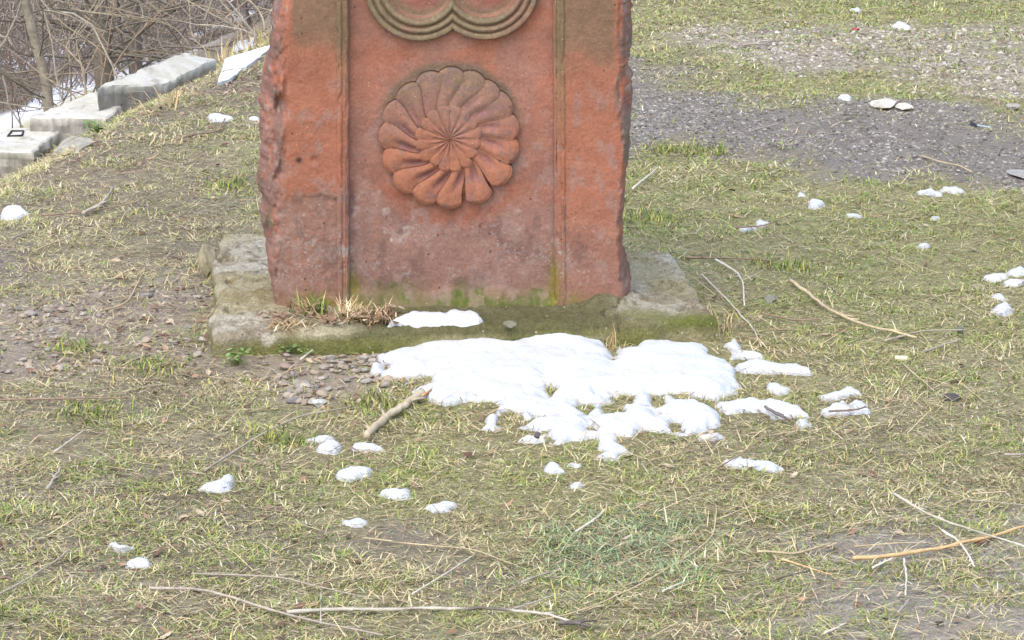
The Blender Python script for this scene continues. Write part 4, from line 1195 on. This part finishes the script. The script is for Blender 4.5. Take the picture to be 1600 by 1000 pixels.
def leaf_litter():
    x, y, r = candidates(0.075, 57)
    Z = zones(x, y)
    near = np.exp(-np.abs(sdf_poly(np.array(PL_C), x, y)) / 0.10)
    d = 0.04 + 0.9 * Z['step_litter'] + 0.6 * near * (x < -0.1) + 0.06 * Z['left_gravel'] + 0.10 * Z['front_gravel'] + 0.06 * (x < -0.3)
    d -= 0.1 * Z['path']
    k = (r.random(len(x)) < d) & ~blocked(x, y, 0.0) & (slope_s(x, y) < 0.8)
    x, y = x[k], y[k]; n = len(x)
    P = np.array([(480, 492), (560, 505), (520, 510), (600, 500), (440, 505)])
    lx, ly = [], []
    for px, py in P:
        p = at_z(px, py, PL_Z)
        lx.append(p[0] + r.normal(0, 0.022, 34)); ly.append(p[1] + r.normal(0, 0.028, 34))
    lx, ly = np.concatenate(lx), np.concatenate(ly)
    kk = (ly < Y0 - 0.02) & (sdf_poly(np.array(PL_C), lx, ly) > 0.015)
    lx, ly = lx[kk], ly[kk]
    z = np.concatenate([ground(x, y) + 0.006, np.full(len(lx), PL_Z + 0.010) + r.uniform(0, 0.012, len(lx))])
    x, y = np.concatenate([x, lx]), np.concatenate([y, ly]); n = len(x)
    a = r.uniform(0.005, 0.015, n); b = a * r.uniform(0.3, 0.6, n)
    th = r.uniform(0, 6.28, n); tx = r.uniform(-0.5, 0.5, n); ty = r.uniform(-0.5, 0.5, n); cur = r.uniform(-0.4, 0.5, n)
    pts = np.array([[-1, 0], [-0.3, 0.9], [0.5, 0.75], [1, 0], [0.5, -0.8], [-0.3, -0.9], [0, 0]])
    pj = pts[None] * (1 + r.uniform(-0.45, 0.35, (n, 7, 1)))
    lx = pj[..., 0] * a[:, None]; ly = pj[..., 1] * b[:, None]
    lz = lx * tx[:, None] + ly * ty[:, None] + cur[:, None] * (np.abs(pts[None, :, 1]) * b[:, None]) 
    X_ = lx * np.cos(th)[:, None] - ly * np.sin(th)[:, None] + x[:, None]
    Y_ = lx * np.sin(th)[:, None] + ly * np.cos(th)[:, None] + y[:, None]
    V = np.stack([X_, Y_, np.maximum(lz, -0.004) + z[:, None]], -1).reshape(-1, 3)
    tri = np.array([[6, i, (i + 1) % 6] for i in range(6)])
    T = (tri[None] + (np.arange(n) * 7)[:, None, None]).reshape(-1, 3)
    pal = np.array([lin(120, 92, 74), lin(150, 122, 98), lin(176, 158, 134), lin(100, 76, 62), lin(158, 132, 104), lin(134, 112, 94)])
    c = pal[r.integers(0, len(pal), n)] * r.uniform(0.75, 1.2, (n, 1))
    o = make('fallen_leaves', V, [T], M_grass, None, np.repeat(c, 7, 0), False)
    tag(o, 'brown fallen leaf bits lying round the plinth and steps', kind='stuff')
leaf_litter()

def tuft(name, label, px, py, n, Lr, spread, cols, z=None, lean=(0.1, 1.3), droop=(0.2, 1.0), seed=0, w=(0.0016, 0.003), cat='grass tuft', group=None):
    r = np.random.default_rng(300 + seed)
    p = at(px, py) if z is None else at_z(px, py, z)
    x = p[0] + r.normal(0, spread, n); y = p[1] + r.normal(0, spread * 1.3, n)
    zz = ground(x, y) if z is None else np.full(n, z)
    cols = np.array(cols)
    c = cols[r.integers(0, len(cols), n)] * r.uniform(0.75, 1.25, (n, 1))
    V, Q, T, C = blades(x, y, zz - 0.003, r.uniform(*Lr, n), r.uniform(*w, n), r.uniform(0, 6.28, n), r.uniform(*lean, n), r.uniform(*droop, n), c)
    o = make(name, V, [Q, T], M_grass, None, C, True, (float(p[0]), float(p[1]), float(p[2] if z is None else z)))
    tag(o, label, cat, group)
STRAW = [lin(206, 184, 140), lin(178, 150, 108), lin(222, 206, 170), lin(150, 122, 88)]
GRN = [lin(96, 122, 46), lin(120, 142, 60), lin(86, 106, 52)]
tuft('grass_tuft', 'dry straw tuft with a few green blades on the plinth edge', 548, 498, 190, (0.035, 0.075), 0.016, STRAW + STRAW + GRN[:1], z=PL_Z + 0.004, seed=1)
tuft('grass_tuft', 'green and yellow grass tuft at the left foot of the stele', 487, 487, 120, (0.03, 0.07), 0.020, GRN + STRAW[:2], z=PL_Z + 0.004, seed=2, lean=(0.1, 1.1))
tuft('grass_tuft', 'brown dry tuft beside the snow on the plinth', 592, 500, 130, (0.03, 0.06), 0.020, STRAW + [lin(120, 92, 70)] * 2, z=PL_Z + 0.004, seed=3)
tuft('grass_tuft', 'matted pale dry grass on the left front of the plinth', 450, 508, 100, (0.03, 0.06), 0.024, STRAW, z=PL_Z + 0.004, seed=4, lean=(0.9, 1.5))
for i, (px, py, lab) in enumerate([(235, 578, 'bright green tuft in the stony patch left of the plinth'), (115, 548, 'green tuft near the left edge of the stony patch'), (140, 648, 'yellow green tuft below the stony patch at left'),
                                   (585, 632, 'green grass tuft behind the broken log'), (430, 690, 'fresh tuft beside the long thin twig at left centre'), (360, 292, 'fresh green tuft close to the left flank of the stele'),
                                   (1010, 345, 'bright green tuft at the right flank of the stele'), (1230, 420, 'green tuft above the long pale stick'), (1040, 238, 'yellow green tuft on the near edge of the dark path'), (1110, 238, 'low tuft second along the near edge of the path')]):
    tuft('grass_tuft', lab, px, py, 170, (0.02, 0.045), 0.035, GRN + [lin(150, 152, 72), lin(170, 164, 92)], seed=20 + i, lean=(0.2, 1.2), group='green tufts in the turf')
tuft('grass_tuft', 'pale long dead tuft leaning over the topmost step', 248, 172, 13, (0.08, 0.16), 0.03, STRAW, seed=40, lean=(0.2, 1.2), w=(0.003, 0.005))
tuft('grass_tuft', 'dead blades standing off the right end of the plinth', 1125, 520, 26, (0.05, 0.11), 0.012, STRAW, seed=41, lean=(0.05, 0.8))
tuft('grass_tuft', 'tangle of dead stems right of the snow fingers', 1215, 545, 60, (0.05, 0.12), 0.035, STRAW, seed=42, lean=(1.0, 1.5))
tuft('grass_tuft', 'thin straws poking from the snow by the plinth', 955, 545, 12, (0.03, 0.06), 0.012, STRAW, z=0.02, seed=43, lean=(0.05, 0.7))

def weed(label, px, py, n, seed, size, z=None):
    r = np.random.default_rng(400 + seed)
    p = at(px, py); org = np.array([p[0], p[1], float(ground(p[0], p[1]))])
    root = empty('green_weed', org)
    tag(root, label, 'weed', 'small green weeds')
    st, lf = Acc(), Acc()
    for i in range(n):
        th = r.uniform(0, 6.28); rad = r.uniform(0.005, 0.03) * size; hgt = r.uniform(0.008, 0.028) * size
        e = np.array([math.cos(th) * rad, math.sin(th) * rad, hgt])
        st.tube([(0, 0, -0.002), e * [0.4, 0.4, 0.7], e], 0.0007, lin(120, 132, 70), sides=3, cap=False)
        s = r.uniform(0.0035, 0.006) * size
        pts = np.array([[-1, 0], [-0.4, 0.8], [0.4, 0.8], [1, 0], [0.4, -0.8], [-0.4, -0.8], [0, 0]])
        a = r.uniform(0, 6.28); tlt = r.uniform(-0.5, 0.5, 2)
        X_ = pts[:, 0] * math.cos(a) - pts[:, 1] * math.sin(a); Y_ = pts[:, 0] * math.sin(a) + pts[:, 1] * math.cos(a)
        V = np.stack([X_ * s, Y_ * s, (X_ * tlt[0] + Y_ * tlt[1]) * s - 0.25 * s * np.hypot(X_, Y_)], -1) + e
        lf.raw(V, tris=np.array([[6, k, (k + 1) % 6] for k in range(6)]), color=lin(104, 128, 74) * r.uniform(0.8, 1.4))
    st.build('stem', M_grass, root)
    lf.build('leaves', M_grass, root)
weed('small round leaved green weed under the plinth edge', 455, 556, 26, 1, 1.0)
weed('spreading green weed at the left front corner of the plinth', 370, 572, 34, 2, 1.3)
weed('tiny green weed right of the round leaved weed', 478, 562, 12, 3, 0.8)
weed('grey green weed rosette below the middle concrete step', 152, 210, 34, 4, 1.5)

# ------------------------------------------------------------------ twigs and sticks
TAN, GREYB, PALE, DARK, BROWN, ORNG = lin(184, 168, 136), lin(164, 154, 140), lin(208, 200, 182), lin(98, 90, 86), lin(142, 122, 104), lin(198, 168, 124)
def stick(name, label, pts, rpx, color, lift=0.0, cat='twig', group='twigs and sticks lying on the turf', sides=6, taper=0.6, dark=None, z=None):
    P = []
    pts = np.array(pts, float)
    t = np.arange(len(pts)); tt = np.linspace(0, len(pts) - 1, max(10, (len(pts) - 1) * 7))
    # smooth through the points
    px = np.interp(tt, t, pts[:, 0]); py = np.interp(tt, t, pts[:, 1])
    for _ in range(2):
        px[1:-1] = (px[:-2] + 2 * px[1:-1] + px[2:]) / 4; py[1:-1] = (py[:-2] + 2 * py[1:-1] + py[2:]) / 4
    for a_, b_ in zip(px, py):
        q = at(a_, b_) if z is None else at_z(a_, b_, z)
        P.append(q)
    P = np.array(P)
    dist = P[:, 1].mean() / CP
    rad = rpx * dist / F * 0.76
    gz = ground(P[:, 0], P[:, 1]) if z is None else np.full(len(P), z)
    ker = np.ones(5) / 5
    gs = np.convolve(np.pad(gz, 2, 'edge'), ker, 'valid')
    P[:, 2] = np.maximum(gs, gz - rad) + rad * 0.8 + 0.009 + lift
    wob = rng.normal(0, rad * 0.22, len(P)); P[:, 0] += wob; P[:, 1] += rng.normal(0, rad * 0.3, len(P))
    R = rad * np.linspace(1, taper, len(P)) * (1 + 0.16 * (rng.random(len(P)) - 0.5))
    n = fbm(np.linspace(0, len(P) / 4.0, len(P)), np.zeros(len(P)) + len(SNOW) + px[0], 191, 3)
    C = color[None] * (0.75 + 0.5 * n[:, None])
    if dark is not None:
        f = np.linspace(0, 1, len(P))
        m = sstep(0.0, 0.06, f - dark[0]) * sstep(0.0, 0.06, dark[1] - f)
        C = mix(C, lin(88, 80, 74), m * 0.85)
    a = Acc(); a.tube(P, R, C, sides=sides, jit=0.16)
    if rpx > 2.3:                                      # broken side shoots and knots
        for k in range(2 if rpx < 4 else 3):
            i = int(rng.integers(2, len(P) - 2)); sg = rng.choice([-1, 1])
            t_ = P[i + 1] - P[i]; t_ /= np.linalg.norm(t_) + 1e-9
            q = P[i] + t_ * rad * rng.uniform(3, 9) + np.array([-t_[1], t_[0], 0]) * sg * rad * rng.uniform(1.5, 5) + [0, 0, rad * 0.4]
            a.tube([P[i], (P[i] + q) / 2 + [0, 0, rad * 0.3], q], rad * np.array([0.75, 0.5, 0.32]), C[i] * 0.9, sides=4)
    o = a.build(name, M_wood, None, True, tuple(P[0]))
    tag(o, label, cat, group)
    return o

STICKS = [
 ('long curved bare stick along the bottom left', [(235,931),(300,933),(370,948),(450,973),(520,988),(600,1006)], 3.6, GREYB),
 ('grey stick with peeling dark bark along the bottom', [(450,970),(530,964),(640,965),(720,969),(790,968),(850,977),(915,992)], 4.6, PALE * 0.72),
 ('long pale straight stick running off the right edge', [(1395,790),(1430,808),(1480,828),(1540,850),(1640,888)], 3.0, PALE * 0.8),
 ('short curved pale stick crossing under the split branch', [(1470,832),(1495,852),(1512,875),(1522,894)], 3.0, PALE),
 ('split orange tan branch at the lower right', [(1332,877),(1400,876),(1450,870),(1500,858),(1550,845),(1630,822)], 4.8, ORNG),
 ('upright bent pale twig below the split branch', [(1412,880),(1416,905),(1415,940)], 2.8, PALE),
 ('stubby pale twig at the left of the split branch', [(1363,892),(1395,878)], 2.8, PALE),
 ('short grey twig under the upright bent pale twig', [(1403,970),(1420,945)], 3.0, GREYB),
 ('pale stub cut by the bottom edge at right', [(1288,1000),(1322,983)], 2.8, PALE * 0.9),
 ('tan curved sliver left of the split branch', [(1182,875),(1230,874),(1270,862),(1300,854)], 3.0, TAN),
 ('orange splinter below the tan curved sliver', [(1222,885),(1260,892),(1300,903)], 2.6, ORNG),
 ('thin dark twig under the orange splinter', [(1213,916),(1265,899)], 2.0, DARK),
 ('long bent pale stick in the grass right of the plinth', [(1235,445),(1260,462),(1290,485),(1330,503),(1375,518),(1432,530)], 4.0, TAN * 1.1),
 ('thin grey twig touching the long bent pale stick', [(1382,536),(1430,522),(1510,519)], 2.4, GREYB),
 ('short straight twig below the thin grey twig', [(1440,557),(1500,538)], 2.6, GREYB),
 ('dark level twig behind the right end of the plinth', [(1070,407),(1120,410),(1210,412)], 2.6, BROWN),
 ('pale elbow shaped twig right of the plinth', [(1118,413),(1150,432),(1161,450),(1163,485)], 2.5, PALE),
 ('long thin straw running down along the plinth right side', [(1097,440),(1140,480),(1175,515),(1190,545)], 2.0, PALE * 0.9),
 ('brown twig between the plinth and the long bent stick', [(1190,495),(1240,505),(1280,503)], 2.2, BROWN),
 ('thin tan stem slanting left of the dark clod', [(1410,577),(1460,620)], 1.6, TAN),
 ('dark barked twig at the end of the ragged snow finger', [(1195,650),(1225,665),(1240,675)], 3.6, DARK * 1.4),
 ('dark stick along the front of the lumpy snow piece', [(1295,655),(1340,651),(1352,646)], 2.4, BROWN * 0.8),
 ('very long thin tan stem curving up from the bottom centre', [(770,1006),(900,972),(1000,925),(1080,875),(1115,840),(1120,800)], 2.0, TAN),
 ('thin arching tan stem across the muddy middle foreground', [(565,854),(650,860),(740,868),(800,888)], 2.0, TAN),
 ('pale slanting stem under the arching tan stem', [(645,938),(700,905),(745,873)], 2.0, PALE * 0.85),
 ('forked grey twig at the left of the bluish grass', [(815,922),(850,905),(880,892)], 2.6, GREYB),
 ('thin grey twig between the forked twig and the bottom stick', [(800,965),(870,945)], 2.2, GREYB),
 ('pale bent twig above the bluish grass', [(900,840),(935,820),(945,805)], 2.6, PALE),
 ('short pale twig at the right end of the bluish grass', [(1035,940),(1070,918)], 2.6, PALE * 0.9),
 ('long thin twig rising to the right in the left foreground', [(320,745),(400,690),(470,652),(550,637)], 2.2, GREYB),
 ('rusty straw crossing the blocky snow lump', [(533,678),(540,702),(600,742)], 1.6, BROWN),
 ('long faint twig slanting at the lower left edge', [(-10,950),(50,915),(100,880),(108,870)], 2.2, GREYB),
 ('thick short grey stick at the left', [(75,772),(85,755),(96,738)], 3.6, GREYB),
 ('level brown twig at the left edge below the stony patch', [(-10,632),(100,630),(200,628)], 2.4, BROWN),
 ('thin pale twig above the thick short grey stick', [(85,712),(115,690),(132,675)], 2.0, PALE * 0.85),
 ('pale level stem above the long curved bare stick', [(300,910),(440,912),(520,930),(570,942)], 2.0, GREYB),
 ('thin upright straw behind the peeling grey stick', [(501,985),(502,932)], 1.6, PALE * 0.9),
 ('thick crooked stick in the upper left turf', [(130,338),(160,325),(177,303)], 3.8, GREYB * 1.1),
 ('thin twig reaching right from the crooked stick', [(65,340),(130,337),(215,322)], 2.0, BROWN),
 ('bent thin twig over the stony patch at left', [(155,495),(200,480),(222,440)], 2.2, TAN),
 ('curved brown twig between the steps and the stele', [(275,222),(310,213),(340,208),(352,190)], 2.6, BROWN),
 ('short thin twig at the left edge of the upper turf', [(20,378),(50,362)], 2.0, GREYB),
 ('slanting twig under the crooked stick', [(55,398),(110,375)], 2.0, TAN),
 ('thick pale straw leaning on the plinth front', [(470,572),(500,548),(518,536)], 2.4, PALE),
 ('curved grey twig in the far pale gravel', [(1160,75),(1190,73),(1208,65)], 2.2, GREYB),
 ('thin straight twig beside the curved one in far gravel', [(1135,58),(1160,72)], 1.7, TAN),
 ('thin twig in the middle of the dark path', [(1170,212),(1220,198)], 1.8, GREYB),
 ('pale twig at the right end of the dark path', [(1440,252),(1490,262),(1518,273)], 2.0, TAN),
 ('pale stick leaning near the right flank of the stele', [(988,302),(1028,268)], 2.4, PALE),
 ('bent twig reaching from the two small snow bits', [(1150,365),(1195,361),(1236,346)], 1.8, BROWN),
 ('grey stub at the right edge of the turf', [(1570,716),(1625,717)], 3.0, GREYB),
 ('tan straw above the long pale straight stick', [(1518,777),(1575,770)], 2.2, TAN),
 ('thin level stem running off the right edge', [(1515,790),(1620,792)], 1.8, GREYB),
 ('thin twig crossing the three joined snow lumps', [(1120,745),(1165,720),(1208,688)], 1.7, BROWN),
 ('thin tan stem level above the split branch', [(1335,858),(1400,855),(1452,855)], 1.6, TAN),
 ('short dark stub at the left edge near the bottom', [(-8,920),(14,917)], 4.0, BROWN),
]
for lab, pts, rpx, c in STICKS:
    dk = (0.48, 0.72) if 'peeling' in lab else None
    stick('twig', lab, pts, rpx, c, dark=dk, lift=0.010 if 'running off the right edge' in lab and 'pale' in lab else (0.004 if 'snow' in lab else 0.0))
# broken log with a splintered pale end
o = stick('broken_log', 'thick broken branch with splintered orange end before the snow', [(572,686),(600,658),(632,639),(662,622)], 7.0, lin(178, 166, 140), cat='branch', group=None, sides=9, taper=1.25)
o.name = 'broken_branch'
a = Acc()
e0 = at(652, 628); e1 = at(668, 619); gz = float(ground(e0[0], e0[1]))
for i in range(5):
    j = rng.normal(0, 0.003, 3)
    a.tube([e0 + [0, 0, gz + 0.010] + j * [1, 1, 0.6], e1 + [0, 0, gz + 0.010 + 0.003 * i] + j * [2, 2, 0.4]], [0.0032, 0.0009], lin(216, 160, 110), sides=4)
sp = a.build('splinters', M_wood); sp.parent = o; sp.location = -np.array(o.location)
# flaked bark end of the bottom stick and a fork of the split branch
stick('twig', 'dark barked stub at the right end of the peeling stick', [(872,990),(900,988),(922,994)], 5.5, DARK * 1.2)
stick('twig', 'upper splinter peeling off the split orange branch', [(1490,862),(1530,846),(1575,838)], 2.8, ORNG * 0.85)

# ------------------------------------------------------------------ bare trees and brush in the hollow
def limb(acc, P, R, C, sides=6):
    acc.tube(P, R, C, sides=sides, jit=0.08, cap=False)

def wander(p, d, L, n, curl, up=0.0, r=None):
    r = r or rng
    P = [np.array(p, float)]; d = np.array(d, float); d /= np.linalg.norm(d)
    for i in range(n):
        d = d + r.normal(0, curl, 3) + [0, 0, up]
        d /= np.linalg.norm(d)
        P.append(P[-1] + d * L / n)
    return np.array(P)

def tree(name, label, pxs, depth, wpx, color, seed, nb=14, blen=(0.7, 1.8), extra=()):
    r = np.random.default_rng(500 + seed)
    pts = np.array([at_depth(px, py, depth) for px, py in pxs])
    z0 = float(ground(pts[0][0], pts[0][1]))
    foot = pts[0].copy(); foot[2] = z0 - 0.1
    pts = np.vstack([foot, pts]) if pts[0][2] > z0 else pts
    t = np.linspace(0, len(pts) - 1, 26)
    P = np.stack([np.interp(t, np.arange(len(pts)), pts[:, k]) for k in range(3)], -1)
    for _ in range(3): P[1:-1] = (P[:-2] + 2 * P[1:-1] + P[2:]) / 4
    # the stem goes on above the frame
    top = wander(P[-1], P[-1] - P[-4], 2.6, 14, 0.06, 0.03, r)
    P = np.vstack([P, top[1:]])
    rad = wpx / 2 * depth / F / CP
    R = rad * np.concatenate([np.linspace(1.15, 0.9, 26), np.linspace(0.88, 0.15, 14)])
    root = empty(name, tuple(P[0])); tag(root, label, 'tree')
    off = -P[0]
    col = color * (0.8 + 0.5 * fbm(np.linspace(0, 6, len(P)), np.zeros(len(P)), 600 + seed, 3)[:, None])
    a = Acc(); limb(a, P + off, R, col, 9)
    a.build('trunk', M_bark, root)
    b = Acc()
    for ex in extra:
        E = np.array([at_depth(px, py, depth - 0.05 * i) for i, (px, py) in enumerate(ex[0])])
        tt = np.linspace(0, len(E) - 1, 14)
        E = np.stack([np.interp(tt, np.arange(len(E)), E[:, k]) for k in range(3)], -1)
        for _ in range(2): E[1:-1] = (E[:-2] + 2 * E[1:-1] + E[2:]) / 4
        limb(b, E + off, np.linspace(ex[1], ex[1] * 0.6, 14) / 2 * depth / F, color * 0.95, 6)
    tw = Acc()
    for i in range(nb):
        k = r.integers(5, len(P) - 3)
        th = r.uniform(0, 6.28)
        B = wander(P[k], (math.cos(th), math.sin(th) * 0.7, r.uniform(-0.1, 0.6)), r.uniform(*blen), 9, 0.16, 0.03, r)
        limb(b, B + off, np.linspace(0.20, 0.05, 10) * R[k], color * r.uniform(0.8, 1.2), 4)
        for j in range(7):
            m = r.integers(2, 9)
            Tw = wander(B[m], r.normal(0, 1, 3) + [0, 0, 0.3], r.uniform(0.25, 0.8), 6, 0.22, 0.02, r)
            limb(tw, Tw + off, np.linspace(0.005, 0.0018, 7), color * r.uniform(0.8, 1.35), 3)
    b.build('branches', M_bark, root)['kind'] = 'stuff'
    tw.build('twigs', M_bark, root)['kind'] = 'stuff'
BK = lin(118, 104, 86)
tree('bare_tree', 'slender leaning grey bare tree nearest the left edge', [(76,162),(70,118),(56,70),(46,30),(36,-12)], 13.4, 15, lin(142, 134, 118), 1, 16)
tree('bare_tree', 'thickest bare tree forking behind the topmost concrete step', [(166,150),(160,100),(158,50),(148,12),(143,-16)], 13.8, 27, lin(132, 124, 110), 2, 12, extra=[([(160, 34), (176, 20), (200, 8), (232, -6)], 9), ([(156, 46), (150, 20), (136, 4), (131, -12)], 8)])
tree('bare_tree', 'second thick bare trunk close to the right of the forked tree', [(212,118),(211,60),(208,20),(206,-14)], 14.3, 20, lin(134, 124, 114), 3, 12)

def sapling(label, pxs, depth, wpx, color, seed, twigs=5):
    r = np.random.default_rng(700 + seed)
    E = np.array([at_depth(px, py, depth) for px, py in pxs])
    z0 = float(ground(E[0][0], E[0][1]))
    if E[0][2] > z0 + 0.02: E = np.vstack([[E[0][0], E[0][1], z0 - 0.03], E])
    tt = np.linspace(0, len(E) - 1, 22)
    P = np.stack([np.interp(tt, np.arange(len(E)), E[:, k]) for k in range(3)], -1)
    for _ in range(2): P[1:-1] = (P[:-2] + 2 * P[1:-1] + P[2:]) / 4
    P[:, 1] += np.linspace(0, r.uniform(-0.15, 0.15), 22)
    d = P[-1] - P[-3]; ext = wander(P[-1], d, 0.5, 5, 0.08, 0, r)
    P = np.vstack([P, ext[1:]])
    rad = wpx / 2 * depth / F
    root = empty('bare_sapling', tuple(P[0])); tag(root, label, 'sapling', 'pale bare canes along the brink')
    a = Acc(); limb(a, P - P[0], rad * np.linspace(1.1, 0.45, len(P)), color, 5); a.build('stem', M_bark, root)
    b = Acc()
    for i in range(twigs):
        k = r.integers(4, 22)
        T_ = wander(P[k], r.normal(0, 1, 3) * [1, 0.5, 0.6] + [0, 0, 0.5], r.uniform(0.15, 0.5), 6, 0.16, 0.02, r)
        limb(b, T_ - P[0], rad * np.linspace(0.55, 0.2, 7), color * r.uniform(0.85, 1.1), 3)
    b.build('twigs', M_bark, root)['kind'] = 'stuff'
CN = lin(188, 172, 146)
SAP = [
 ('pale zigzag cane rising between the two nearest trees', [(136,145),(131,110),(123,75),(121,50),(142,26)], 13.4, 3.2, CN),
 ('pale cane joining the zigzag cane from the left', [(131,108),(112,92),(97,80),(104,68)], 13.4, 3.0, CN),
 ('straight cane leaning right before the second thick trunk', [(170,120),(190,85),(213,55),(240,26),(268,0)], 13.0, 3.6, lin(150, 132, 110)),
 ('thin upright cane at the foot of the forked tree', [(158,128),(165,95),(171,58)], 13.2, 3.0, lin(170, 146, 120)),
 ('low pale cane slanting up left over the middle step', [(120,150),(96,135),(72,118)], 13.2, 2.6, CN * 0.9),
 ('long arching pale cane near the white slab', [(378,48),(362,36),(335,24),(300,4)], 13.4, 3.4, CN),
 ('whitest arching cane at the brink above the white slab', [(402,58),(392,40),(384,28),(372,8),(360,-8)], 13.2, 3.8, lin(206, 198, 182)),
 ('hooked pale cane next to the stele edge', [(414,56),(412,34),(404,18),(396,10)], 13.2, 3.2, CN),
 ('second straight cane left of the whitest arching cane', [(392,58),(372,34),(350,8),(340,-8)], 13.6, 3.0, lin(186, 166, 140)),
 ('thin bowed cane springing from the end of the top step', [(322,78),(302,64),(296,45),(295,25)], 13.2, 2.6, CN * 0.95),
 ('short cane leaning left over the top step end', [(304,82),(292,60),(276,40),(258,30)], 13.2, 2.4, CN * 0.9),
 ('thin pale upright cane at the very top left', [(108,60),(112,30),(106,0)], 14.0, 2.6, CN * 0.9),
 ('thin straight cane crossing before the second thick trunk', [(212,58),(207,30),(203,0)], 14.2, 2.8, lin(176, 150, 130)),
 ('dark small sapling standing in the grass strip at left', [(20,196),(20,165),(22,140)], 13.5, 2.6, lin(120, 100, 90)),
 ('forked small sapling beside the dark one in grass strip', [(32,194),(27,175),(20,150)], 13.6, 2.4, lin(124, 104, 92)),
]
for i, (lab, pxs, dep, w, c) in enumerate(SAP):
    sapling(lab, pxs, dep, w, c, i, 5 if i < 13 else 3)

def brush():
    r = np.random.default_rng(61)
    a = Acc()
    pal = [lin(142, 133, 124), lin(126, 117, 109), lin(156, 147, 136), lin(176, 165, 150), lin(140, 122, 110), lin(110, 102, 95)]
    n = 0
    for i in range(500):
        y = 15.6 + 10.0 * r.random() ** 0.8
        x = (r.uniform(-110, 600) - 800) / F * y
        s = float(slope_s(x, y))
        if s < 0.35: continue
        z = float(ground(x, y))
        if y < 17.0 and x / y < -0.100 and r.random() < 0.75: continue
        hmax = (H - y * 0.125) - z + 0.25
        L0 = min(max(hmax, 0.4), 2.6)
        col = pal[r.integers(0, len(pal))]
        for k in range(r.integers(3, 6)):
            d = r.normal(0, 0.55, 3); d[2] = r.uniform(0.5, 1.2)
            P = wander((x + r.normal(0, 0.05), y + r.normal(0, 0.05), z - 0.03), d, L0 * r.uniform(0.6, 1.3), 8, 0.14, -0.01, r)
            rad = r.uniform(0.0018, 0.0045) * (1 if r.random() > 0.05 else 2.6)
            limb(a, P, rad * np.linspace(1, 0.4, 9), col * r.uniform(0.75, 1.3), 3)
            for j in range(r.integers(5, 9)):
                m = r.integers(2, 8)
                T_ = wander(P[m], r.normal(0, 1, 3) + [0, 0, 0.2], r.uniform(0.2, 0.7), 5, 0.22, 0, r)
                limb(a, T_, rad * np.linspace(0.55, 0.25, 6), col * r.uniform(0.7, 1.3), 3)
    o = a.build('brushwood', M_bark)
    tag(o, 'dense tangle of bare grey brown brush down the wooded bank', kind='stuff')
    # dry weeds and grasses along the brink
    n = 2600
    y = r.uniform(10.6, 14.5, n); x = -1.37 + (y - 9.6) * 0.30 + r.uniform(-0.75, 0.25, n)
    s = slope_s(x, y)
    k = (s > 0.02 + 0.1 * r.random(n)) & (y > 12.05)
    x, y = x[k], y[k]; n = len(x)
    cols = np.array([lin(206, 190, 152), lin(182, 158, 116), lin(160, 128, 100), lin(150, 148, 84), lin(190, 180, 120)])
    c = cols[r.integers(0, 5, n)] * r.uniform(0.75, 1.2, (n, 1))
    V, Q, T, C = blades(x, y, ground(x, y) - 0.01, r.uniform(0.04, 0.14, n), r.uniform(0.0015, 0.0035, n), r.uniform(0, 6.28, n), r.uniform(0.0, 1.1, n), r.uniform(0, 0.7, n), c)
    o = make('dry_undergrowth', V, [Q, T], M_grass, None, C, True)
    tag(o, 'pale dead grass and stems along the brink of the bank', kind='stuff')
brush()
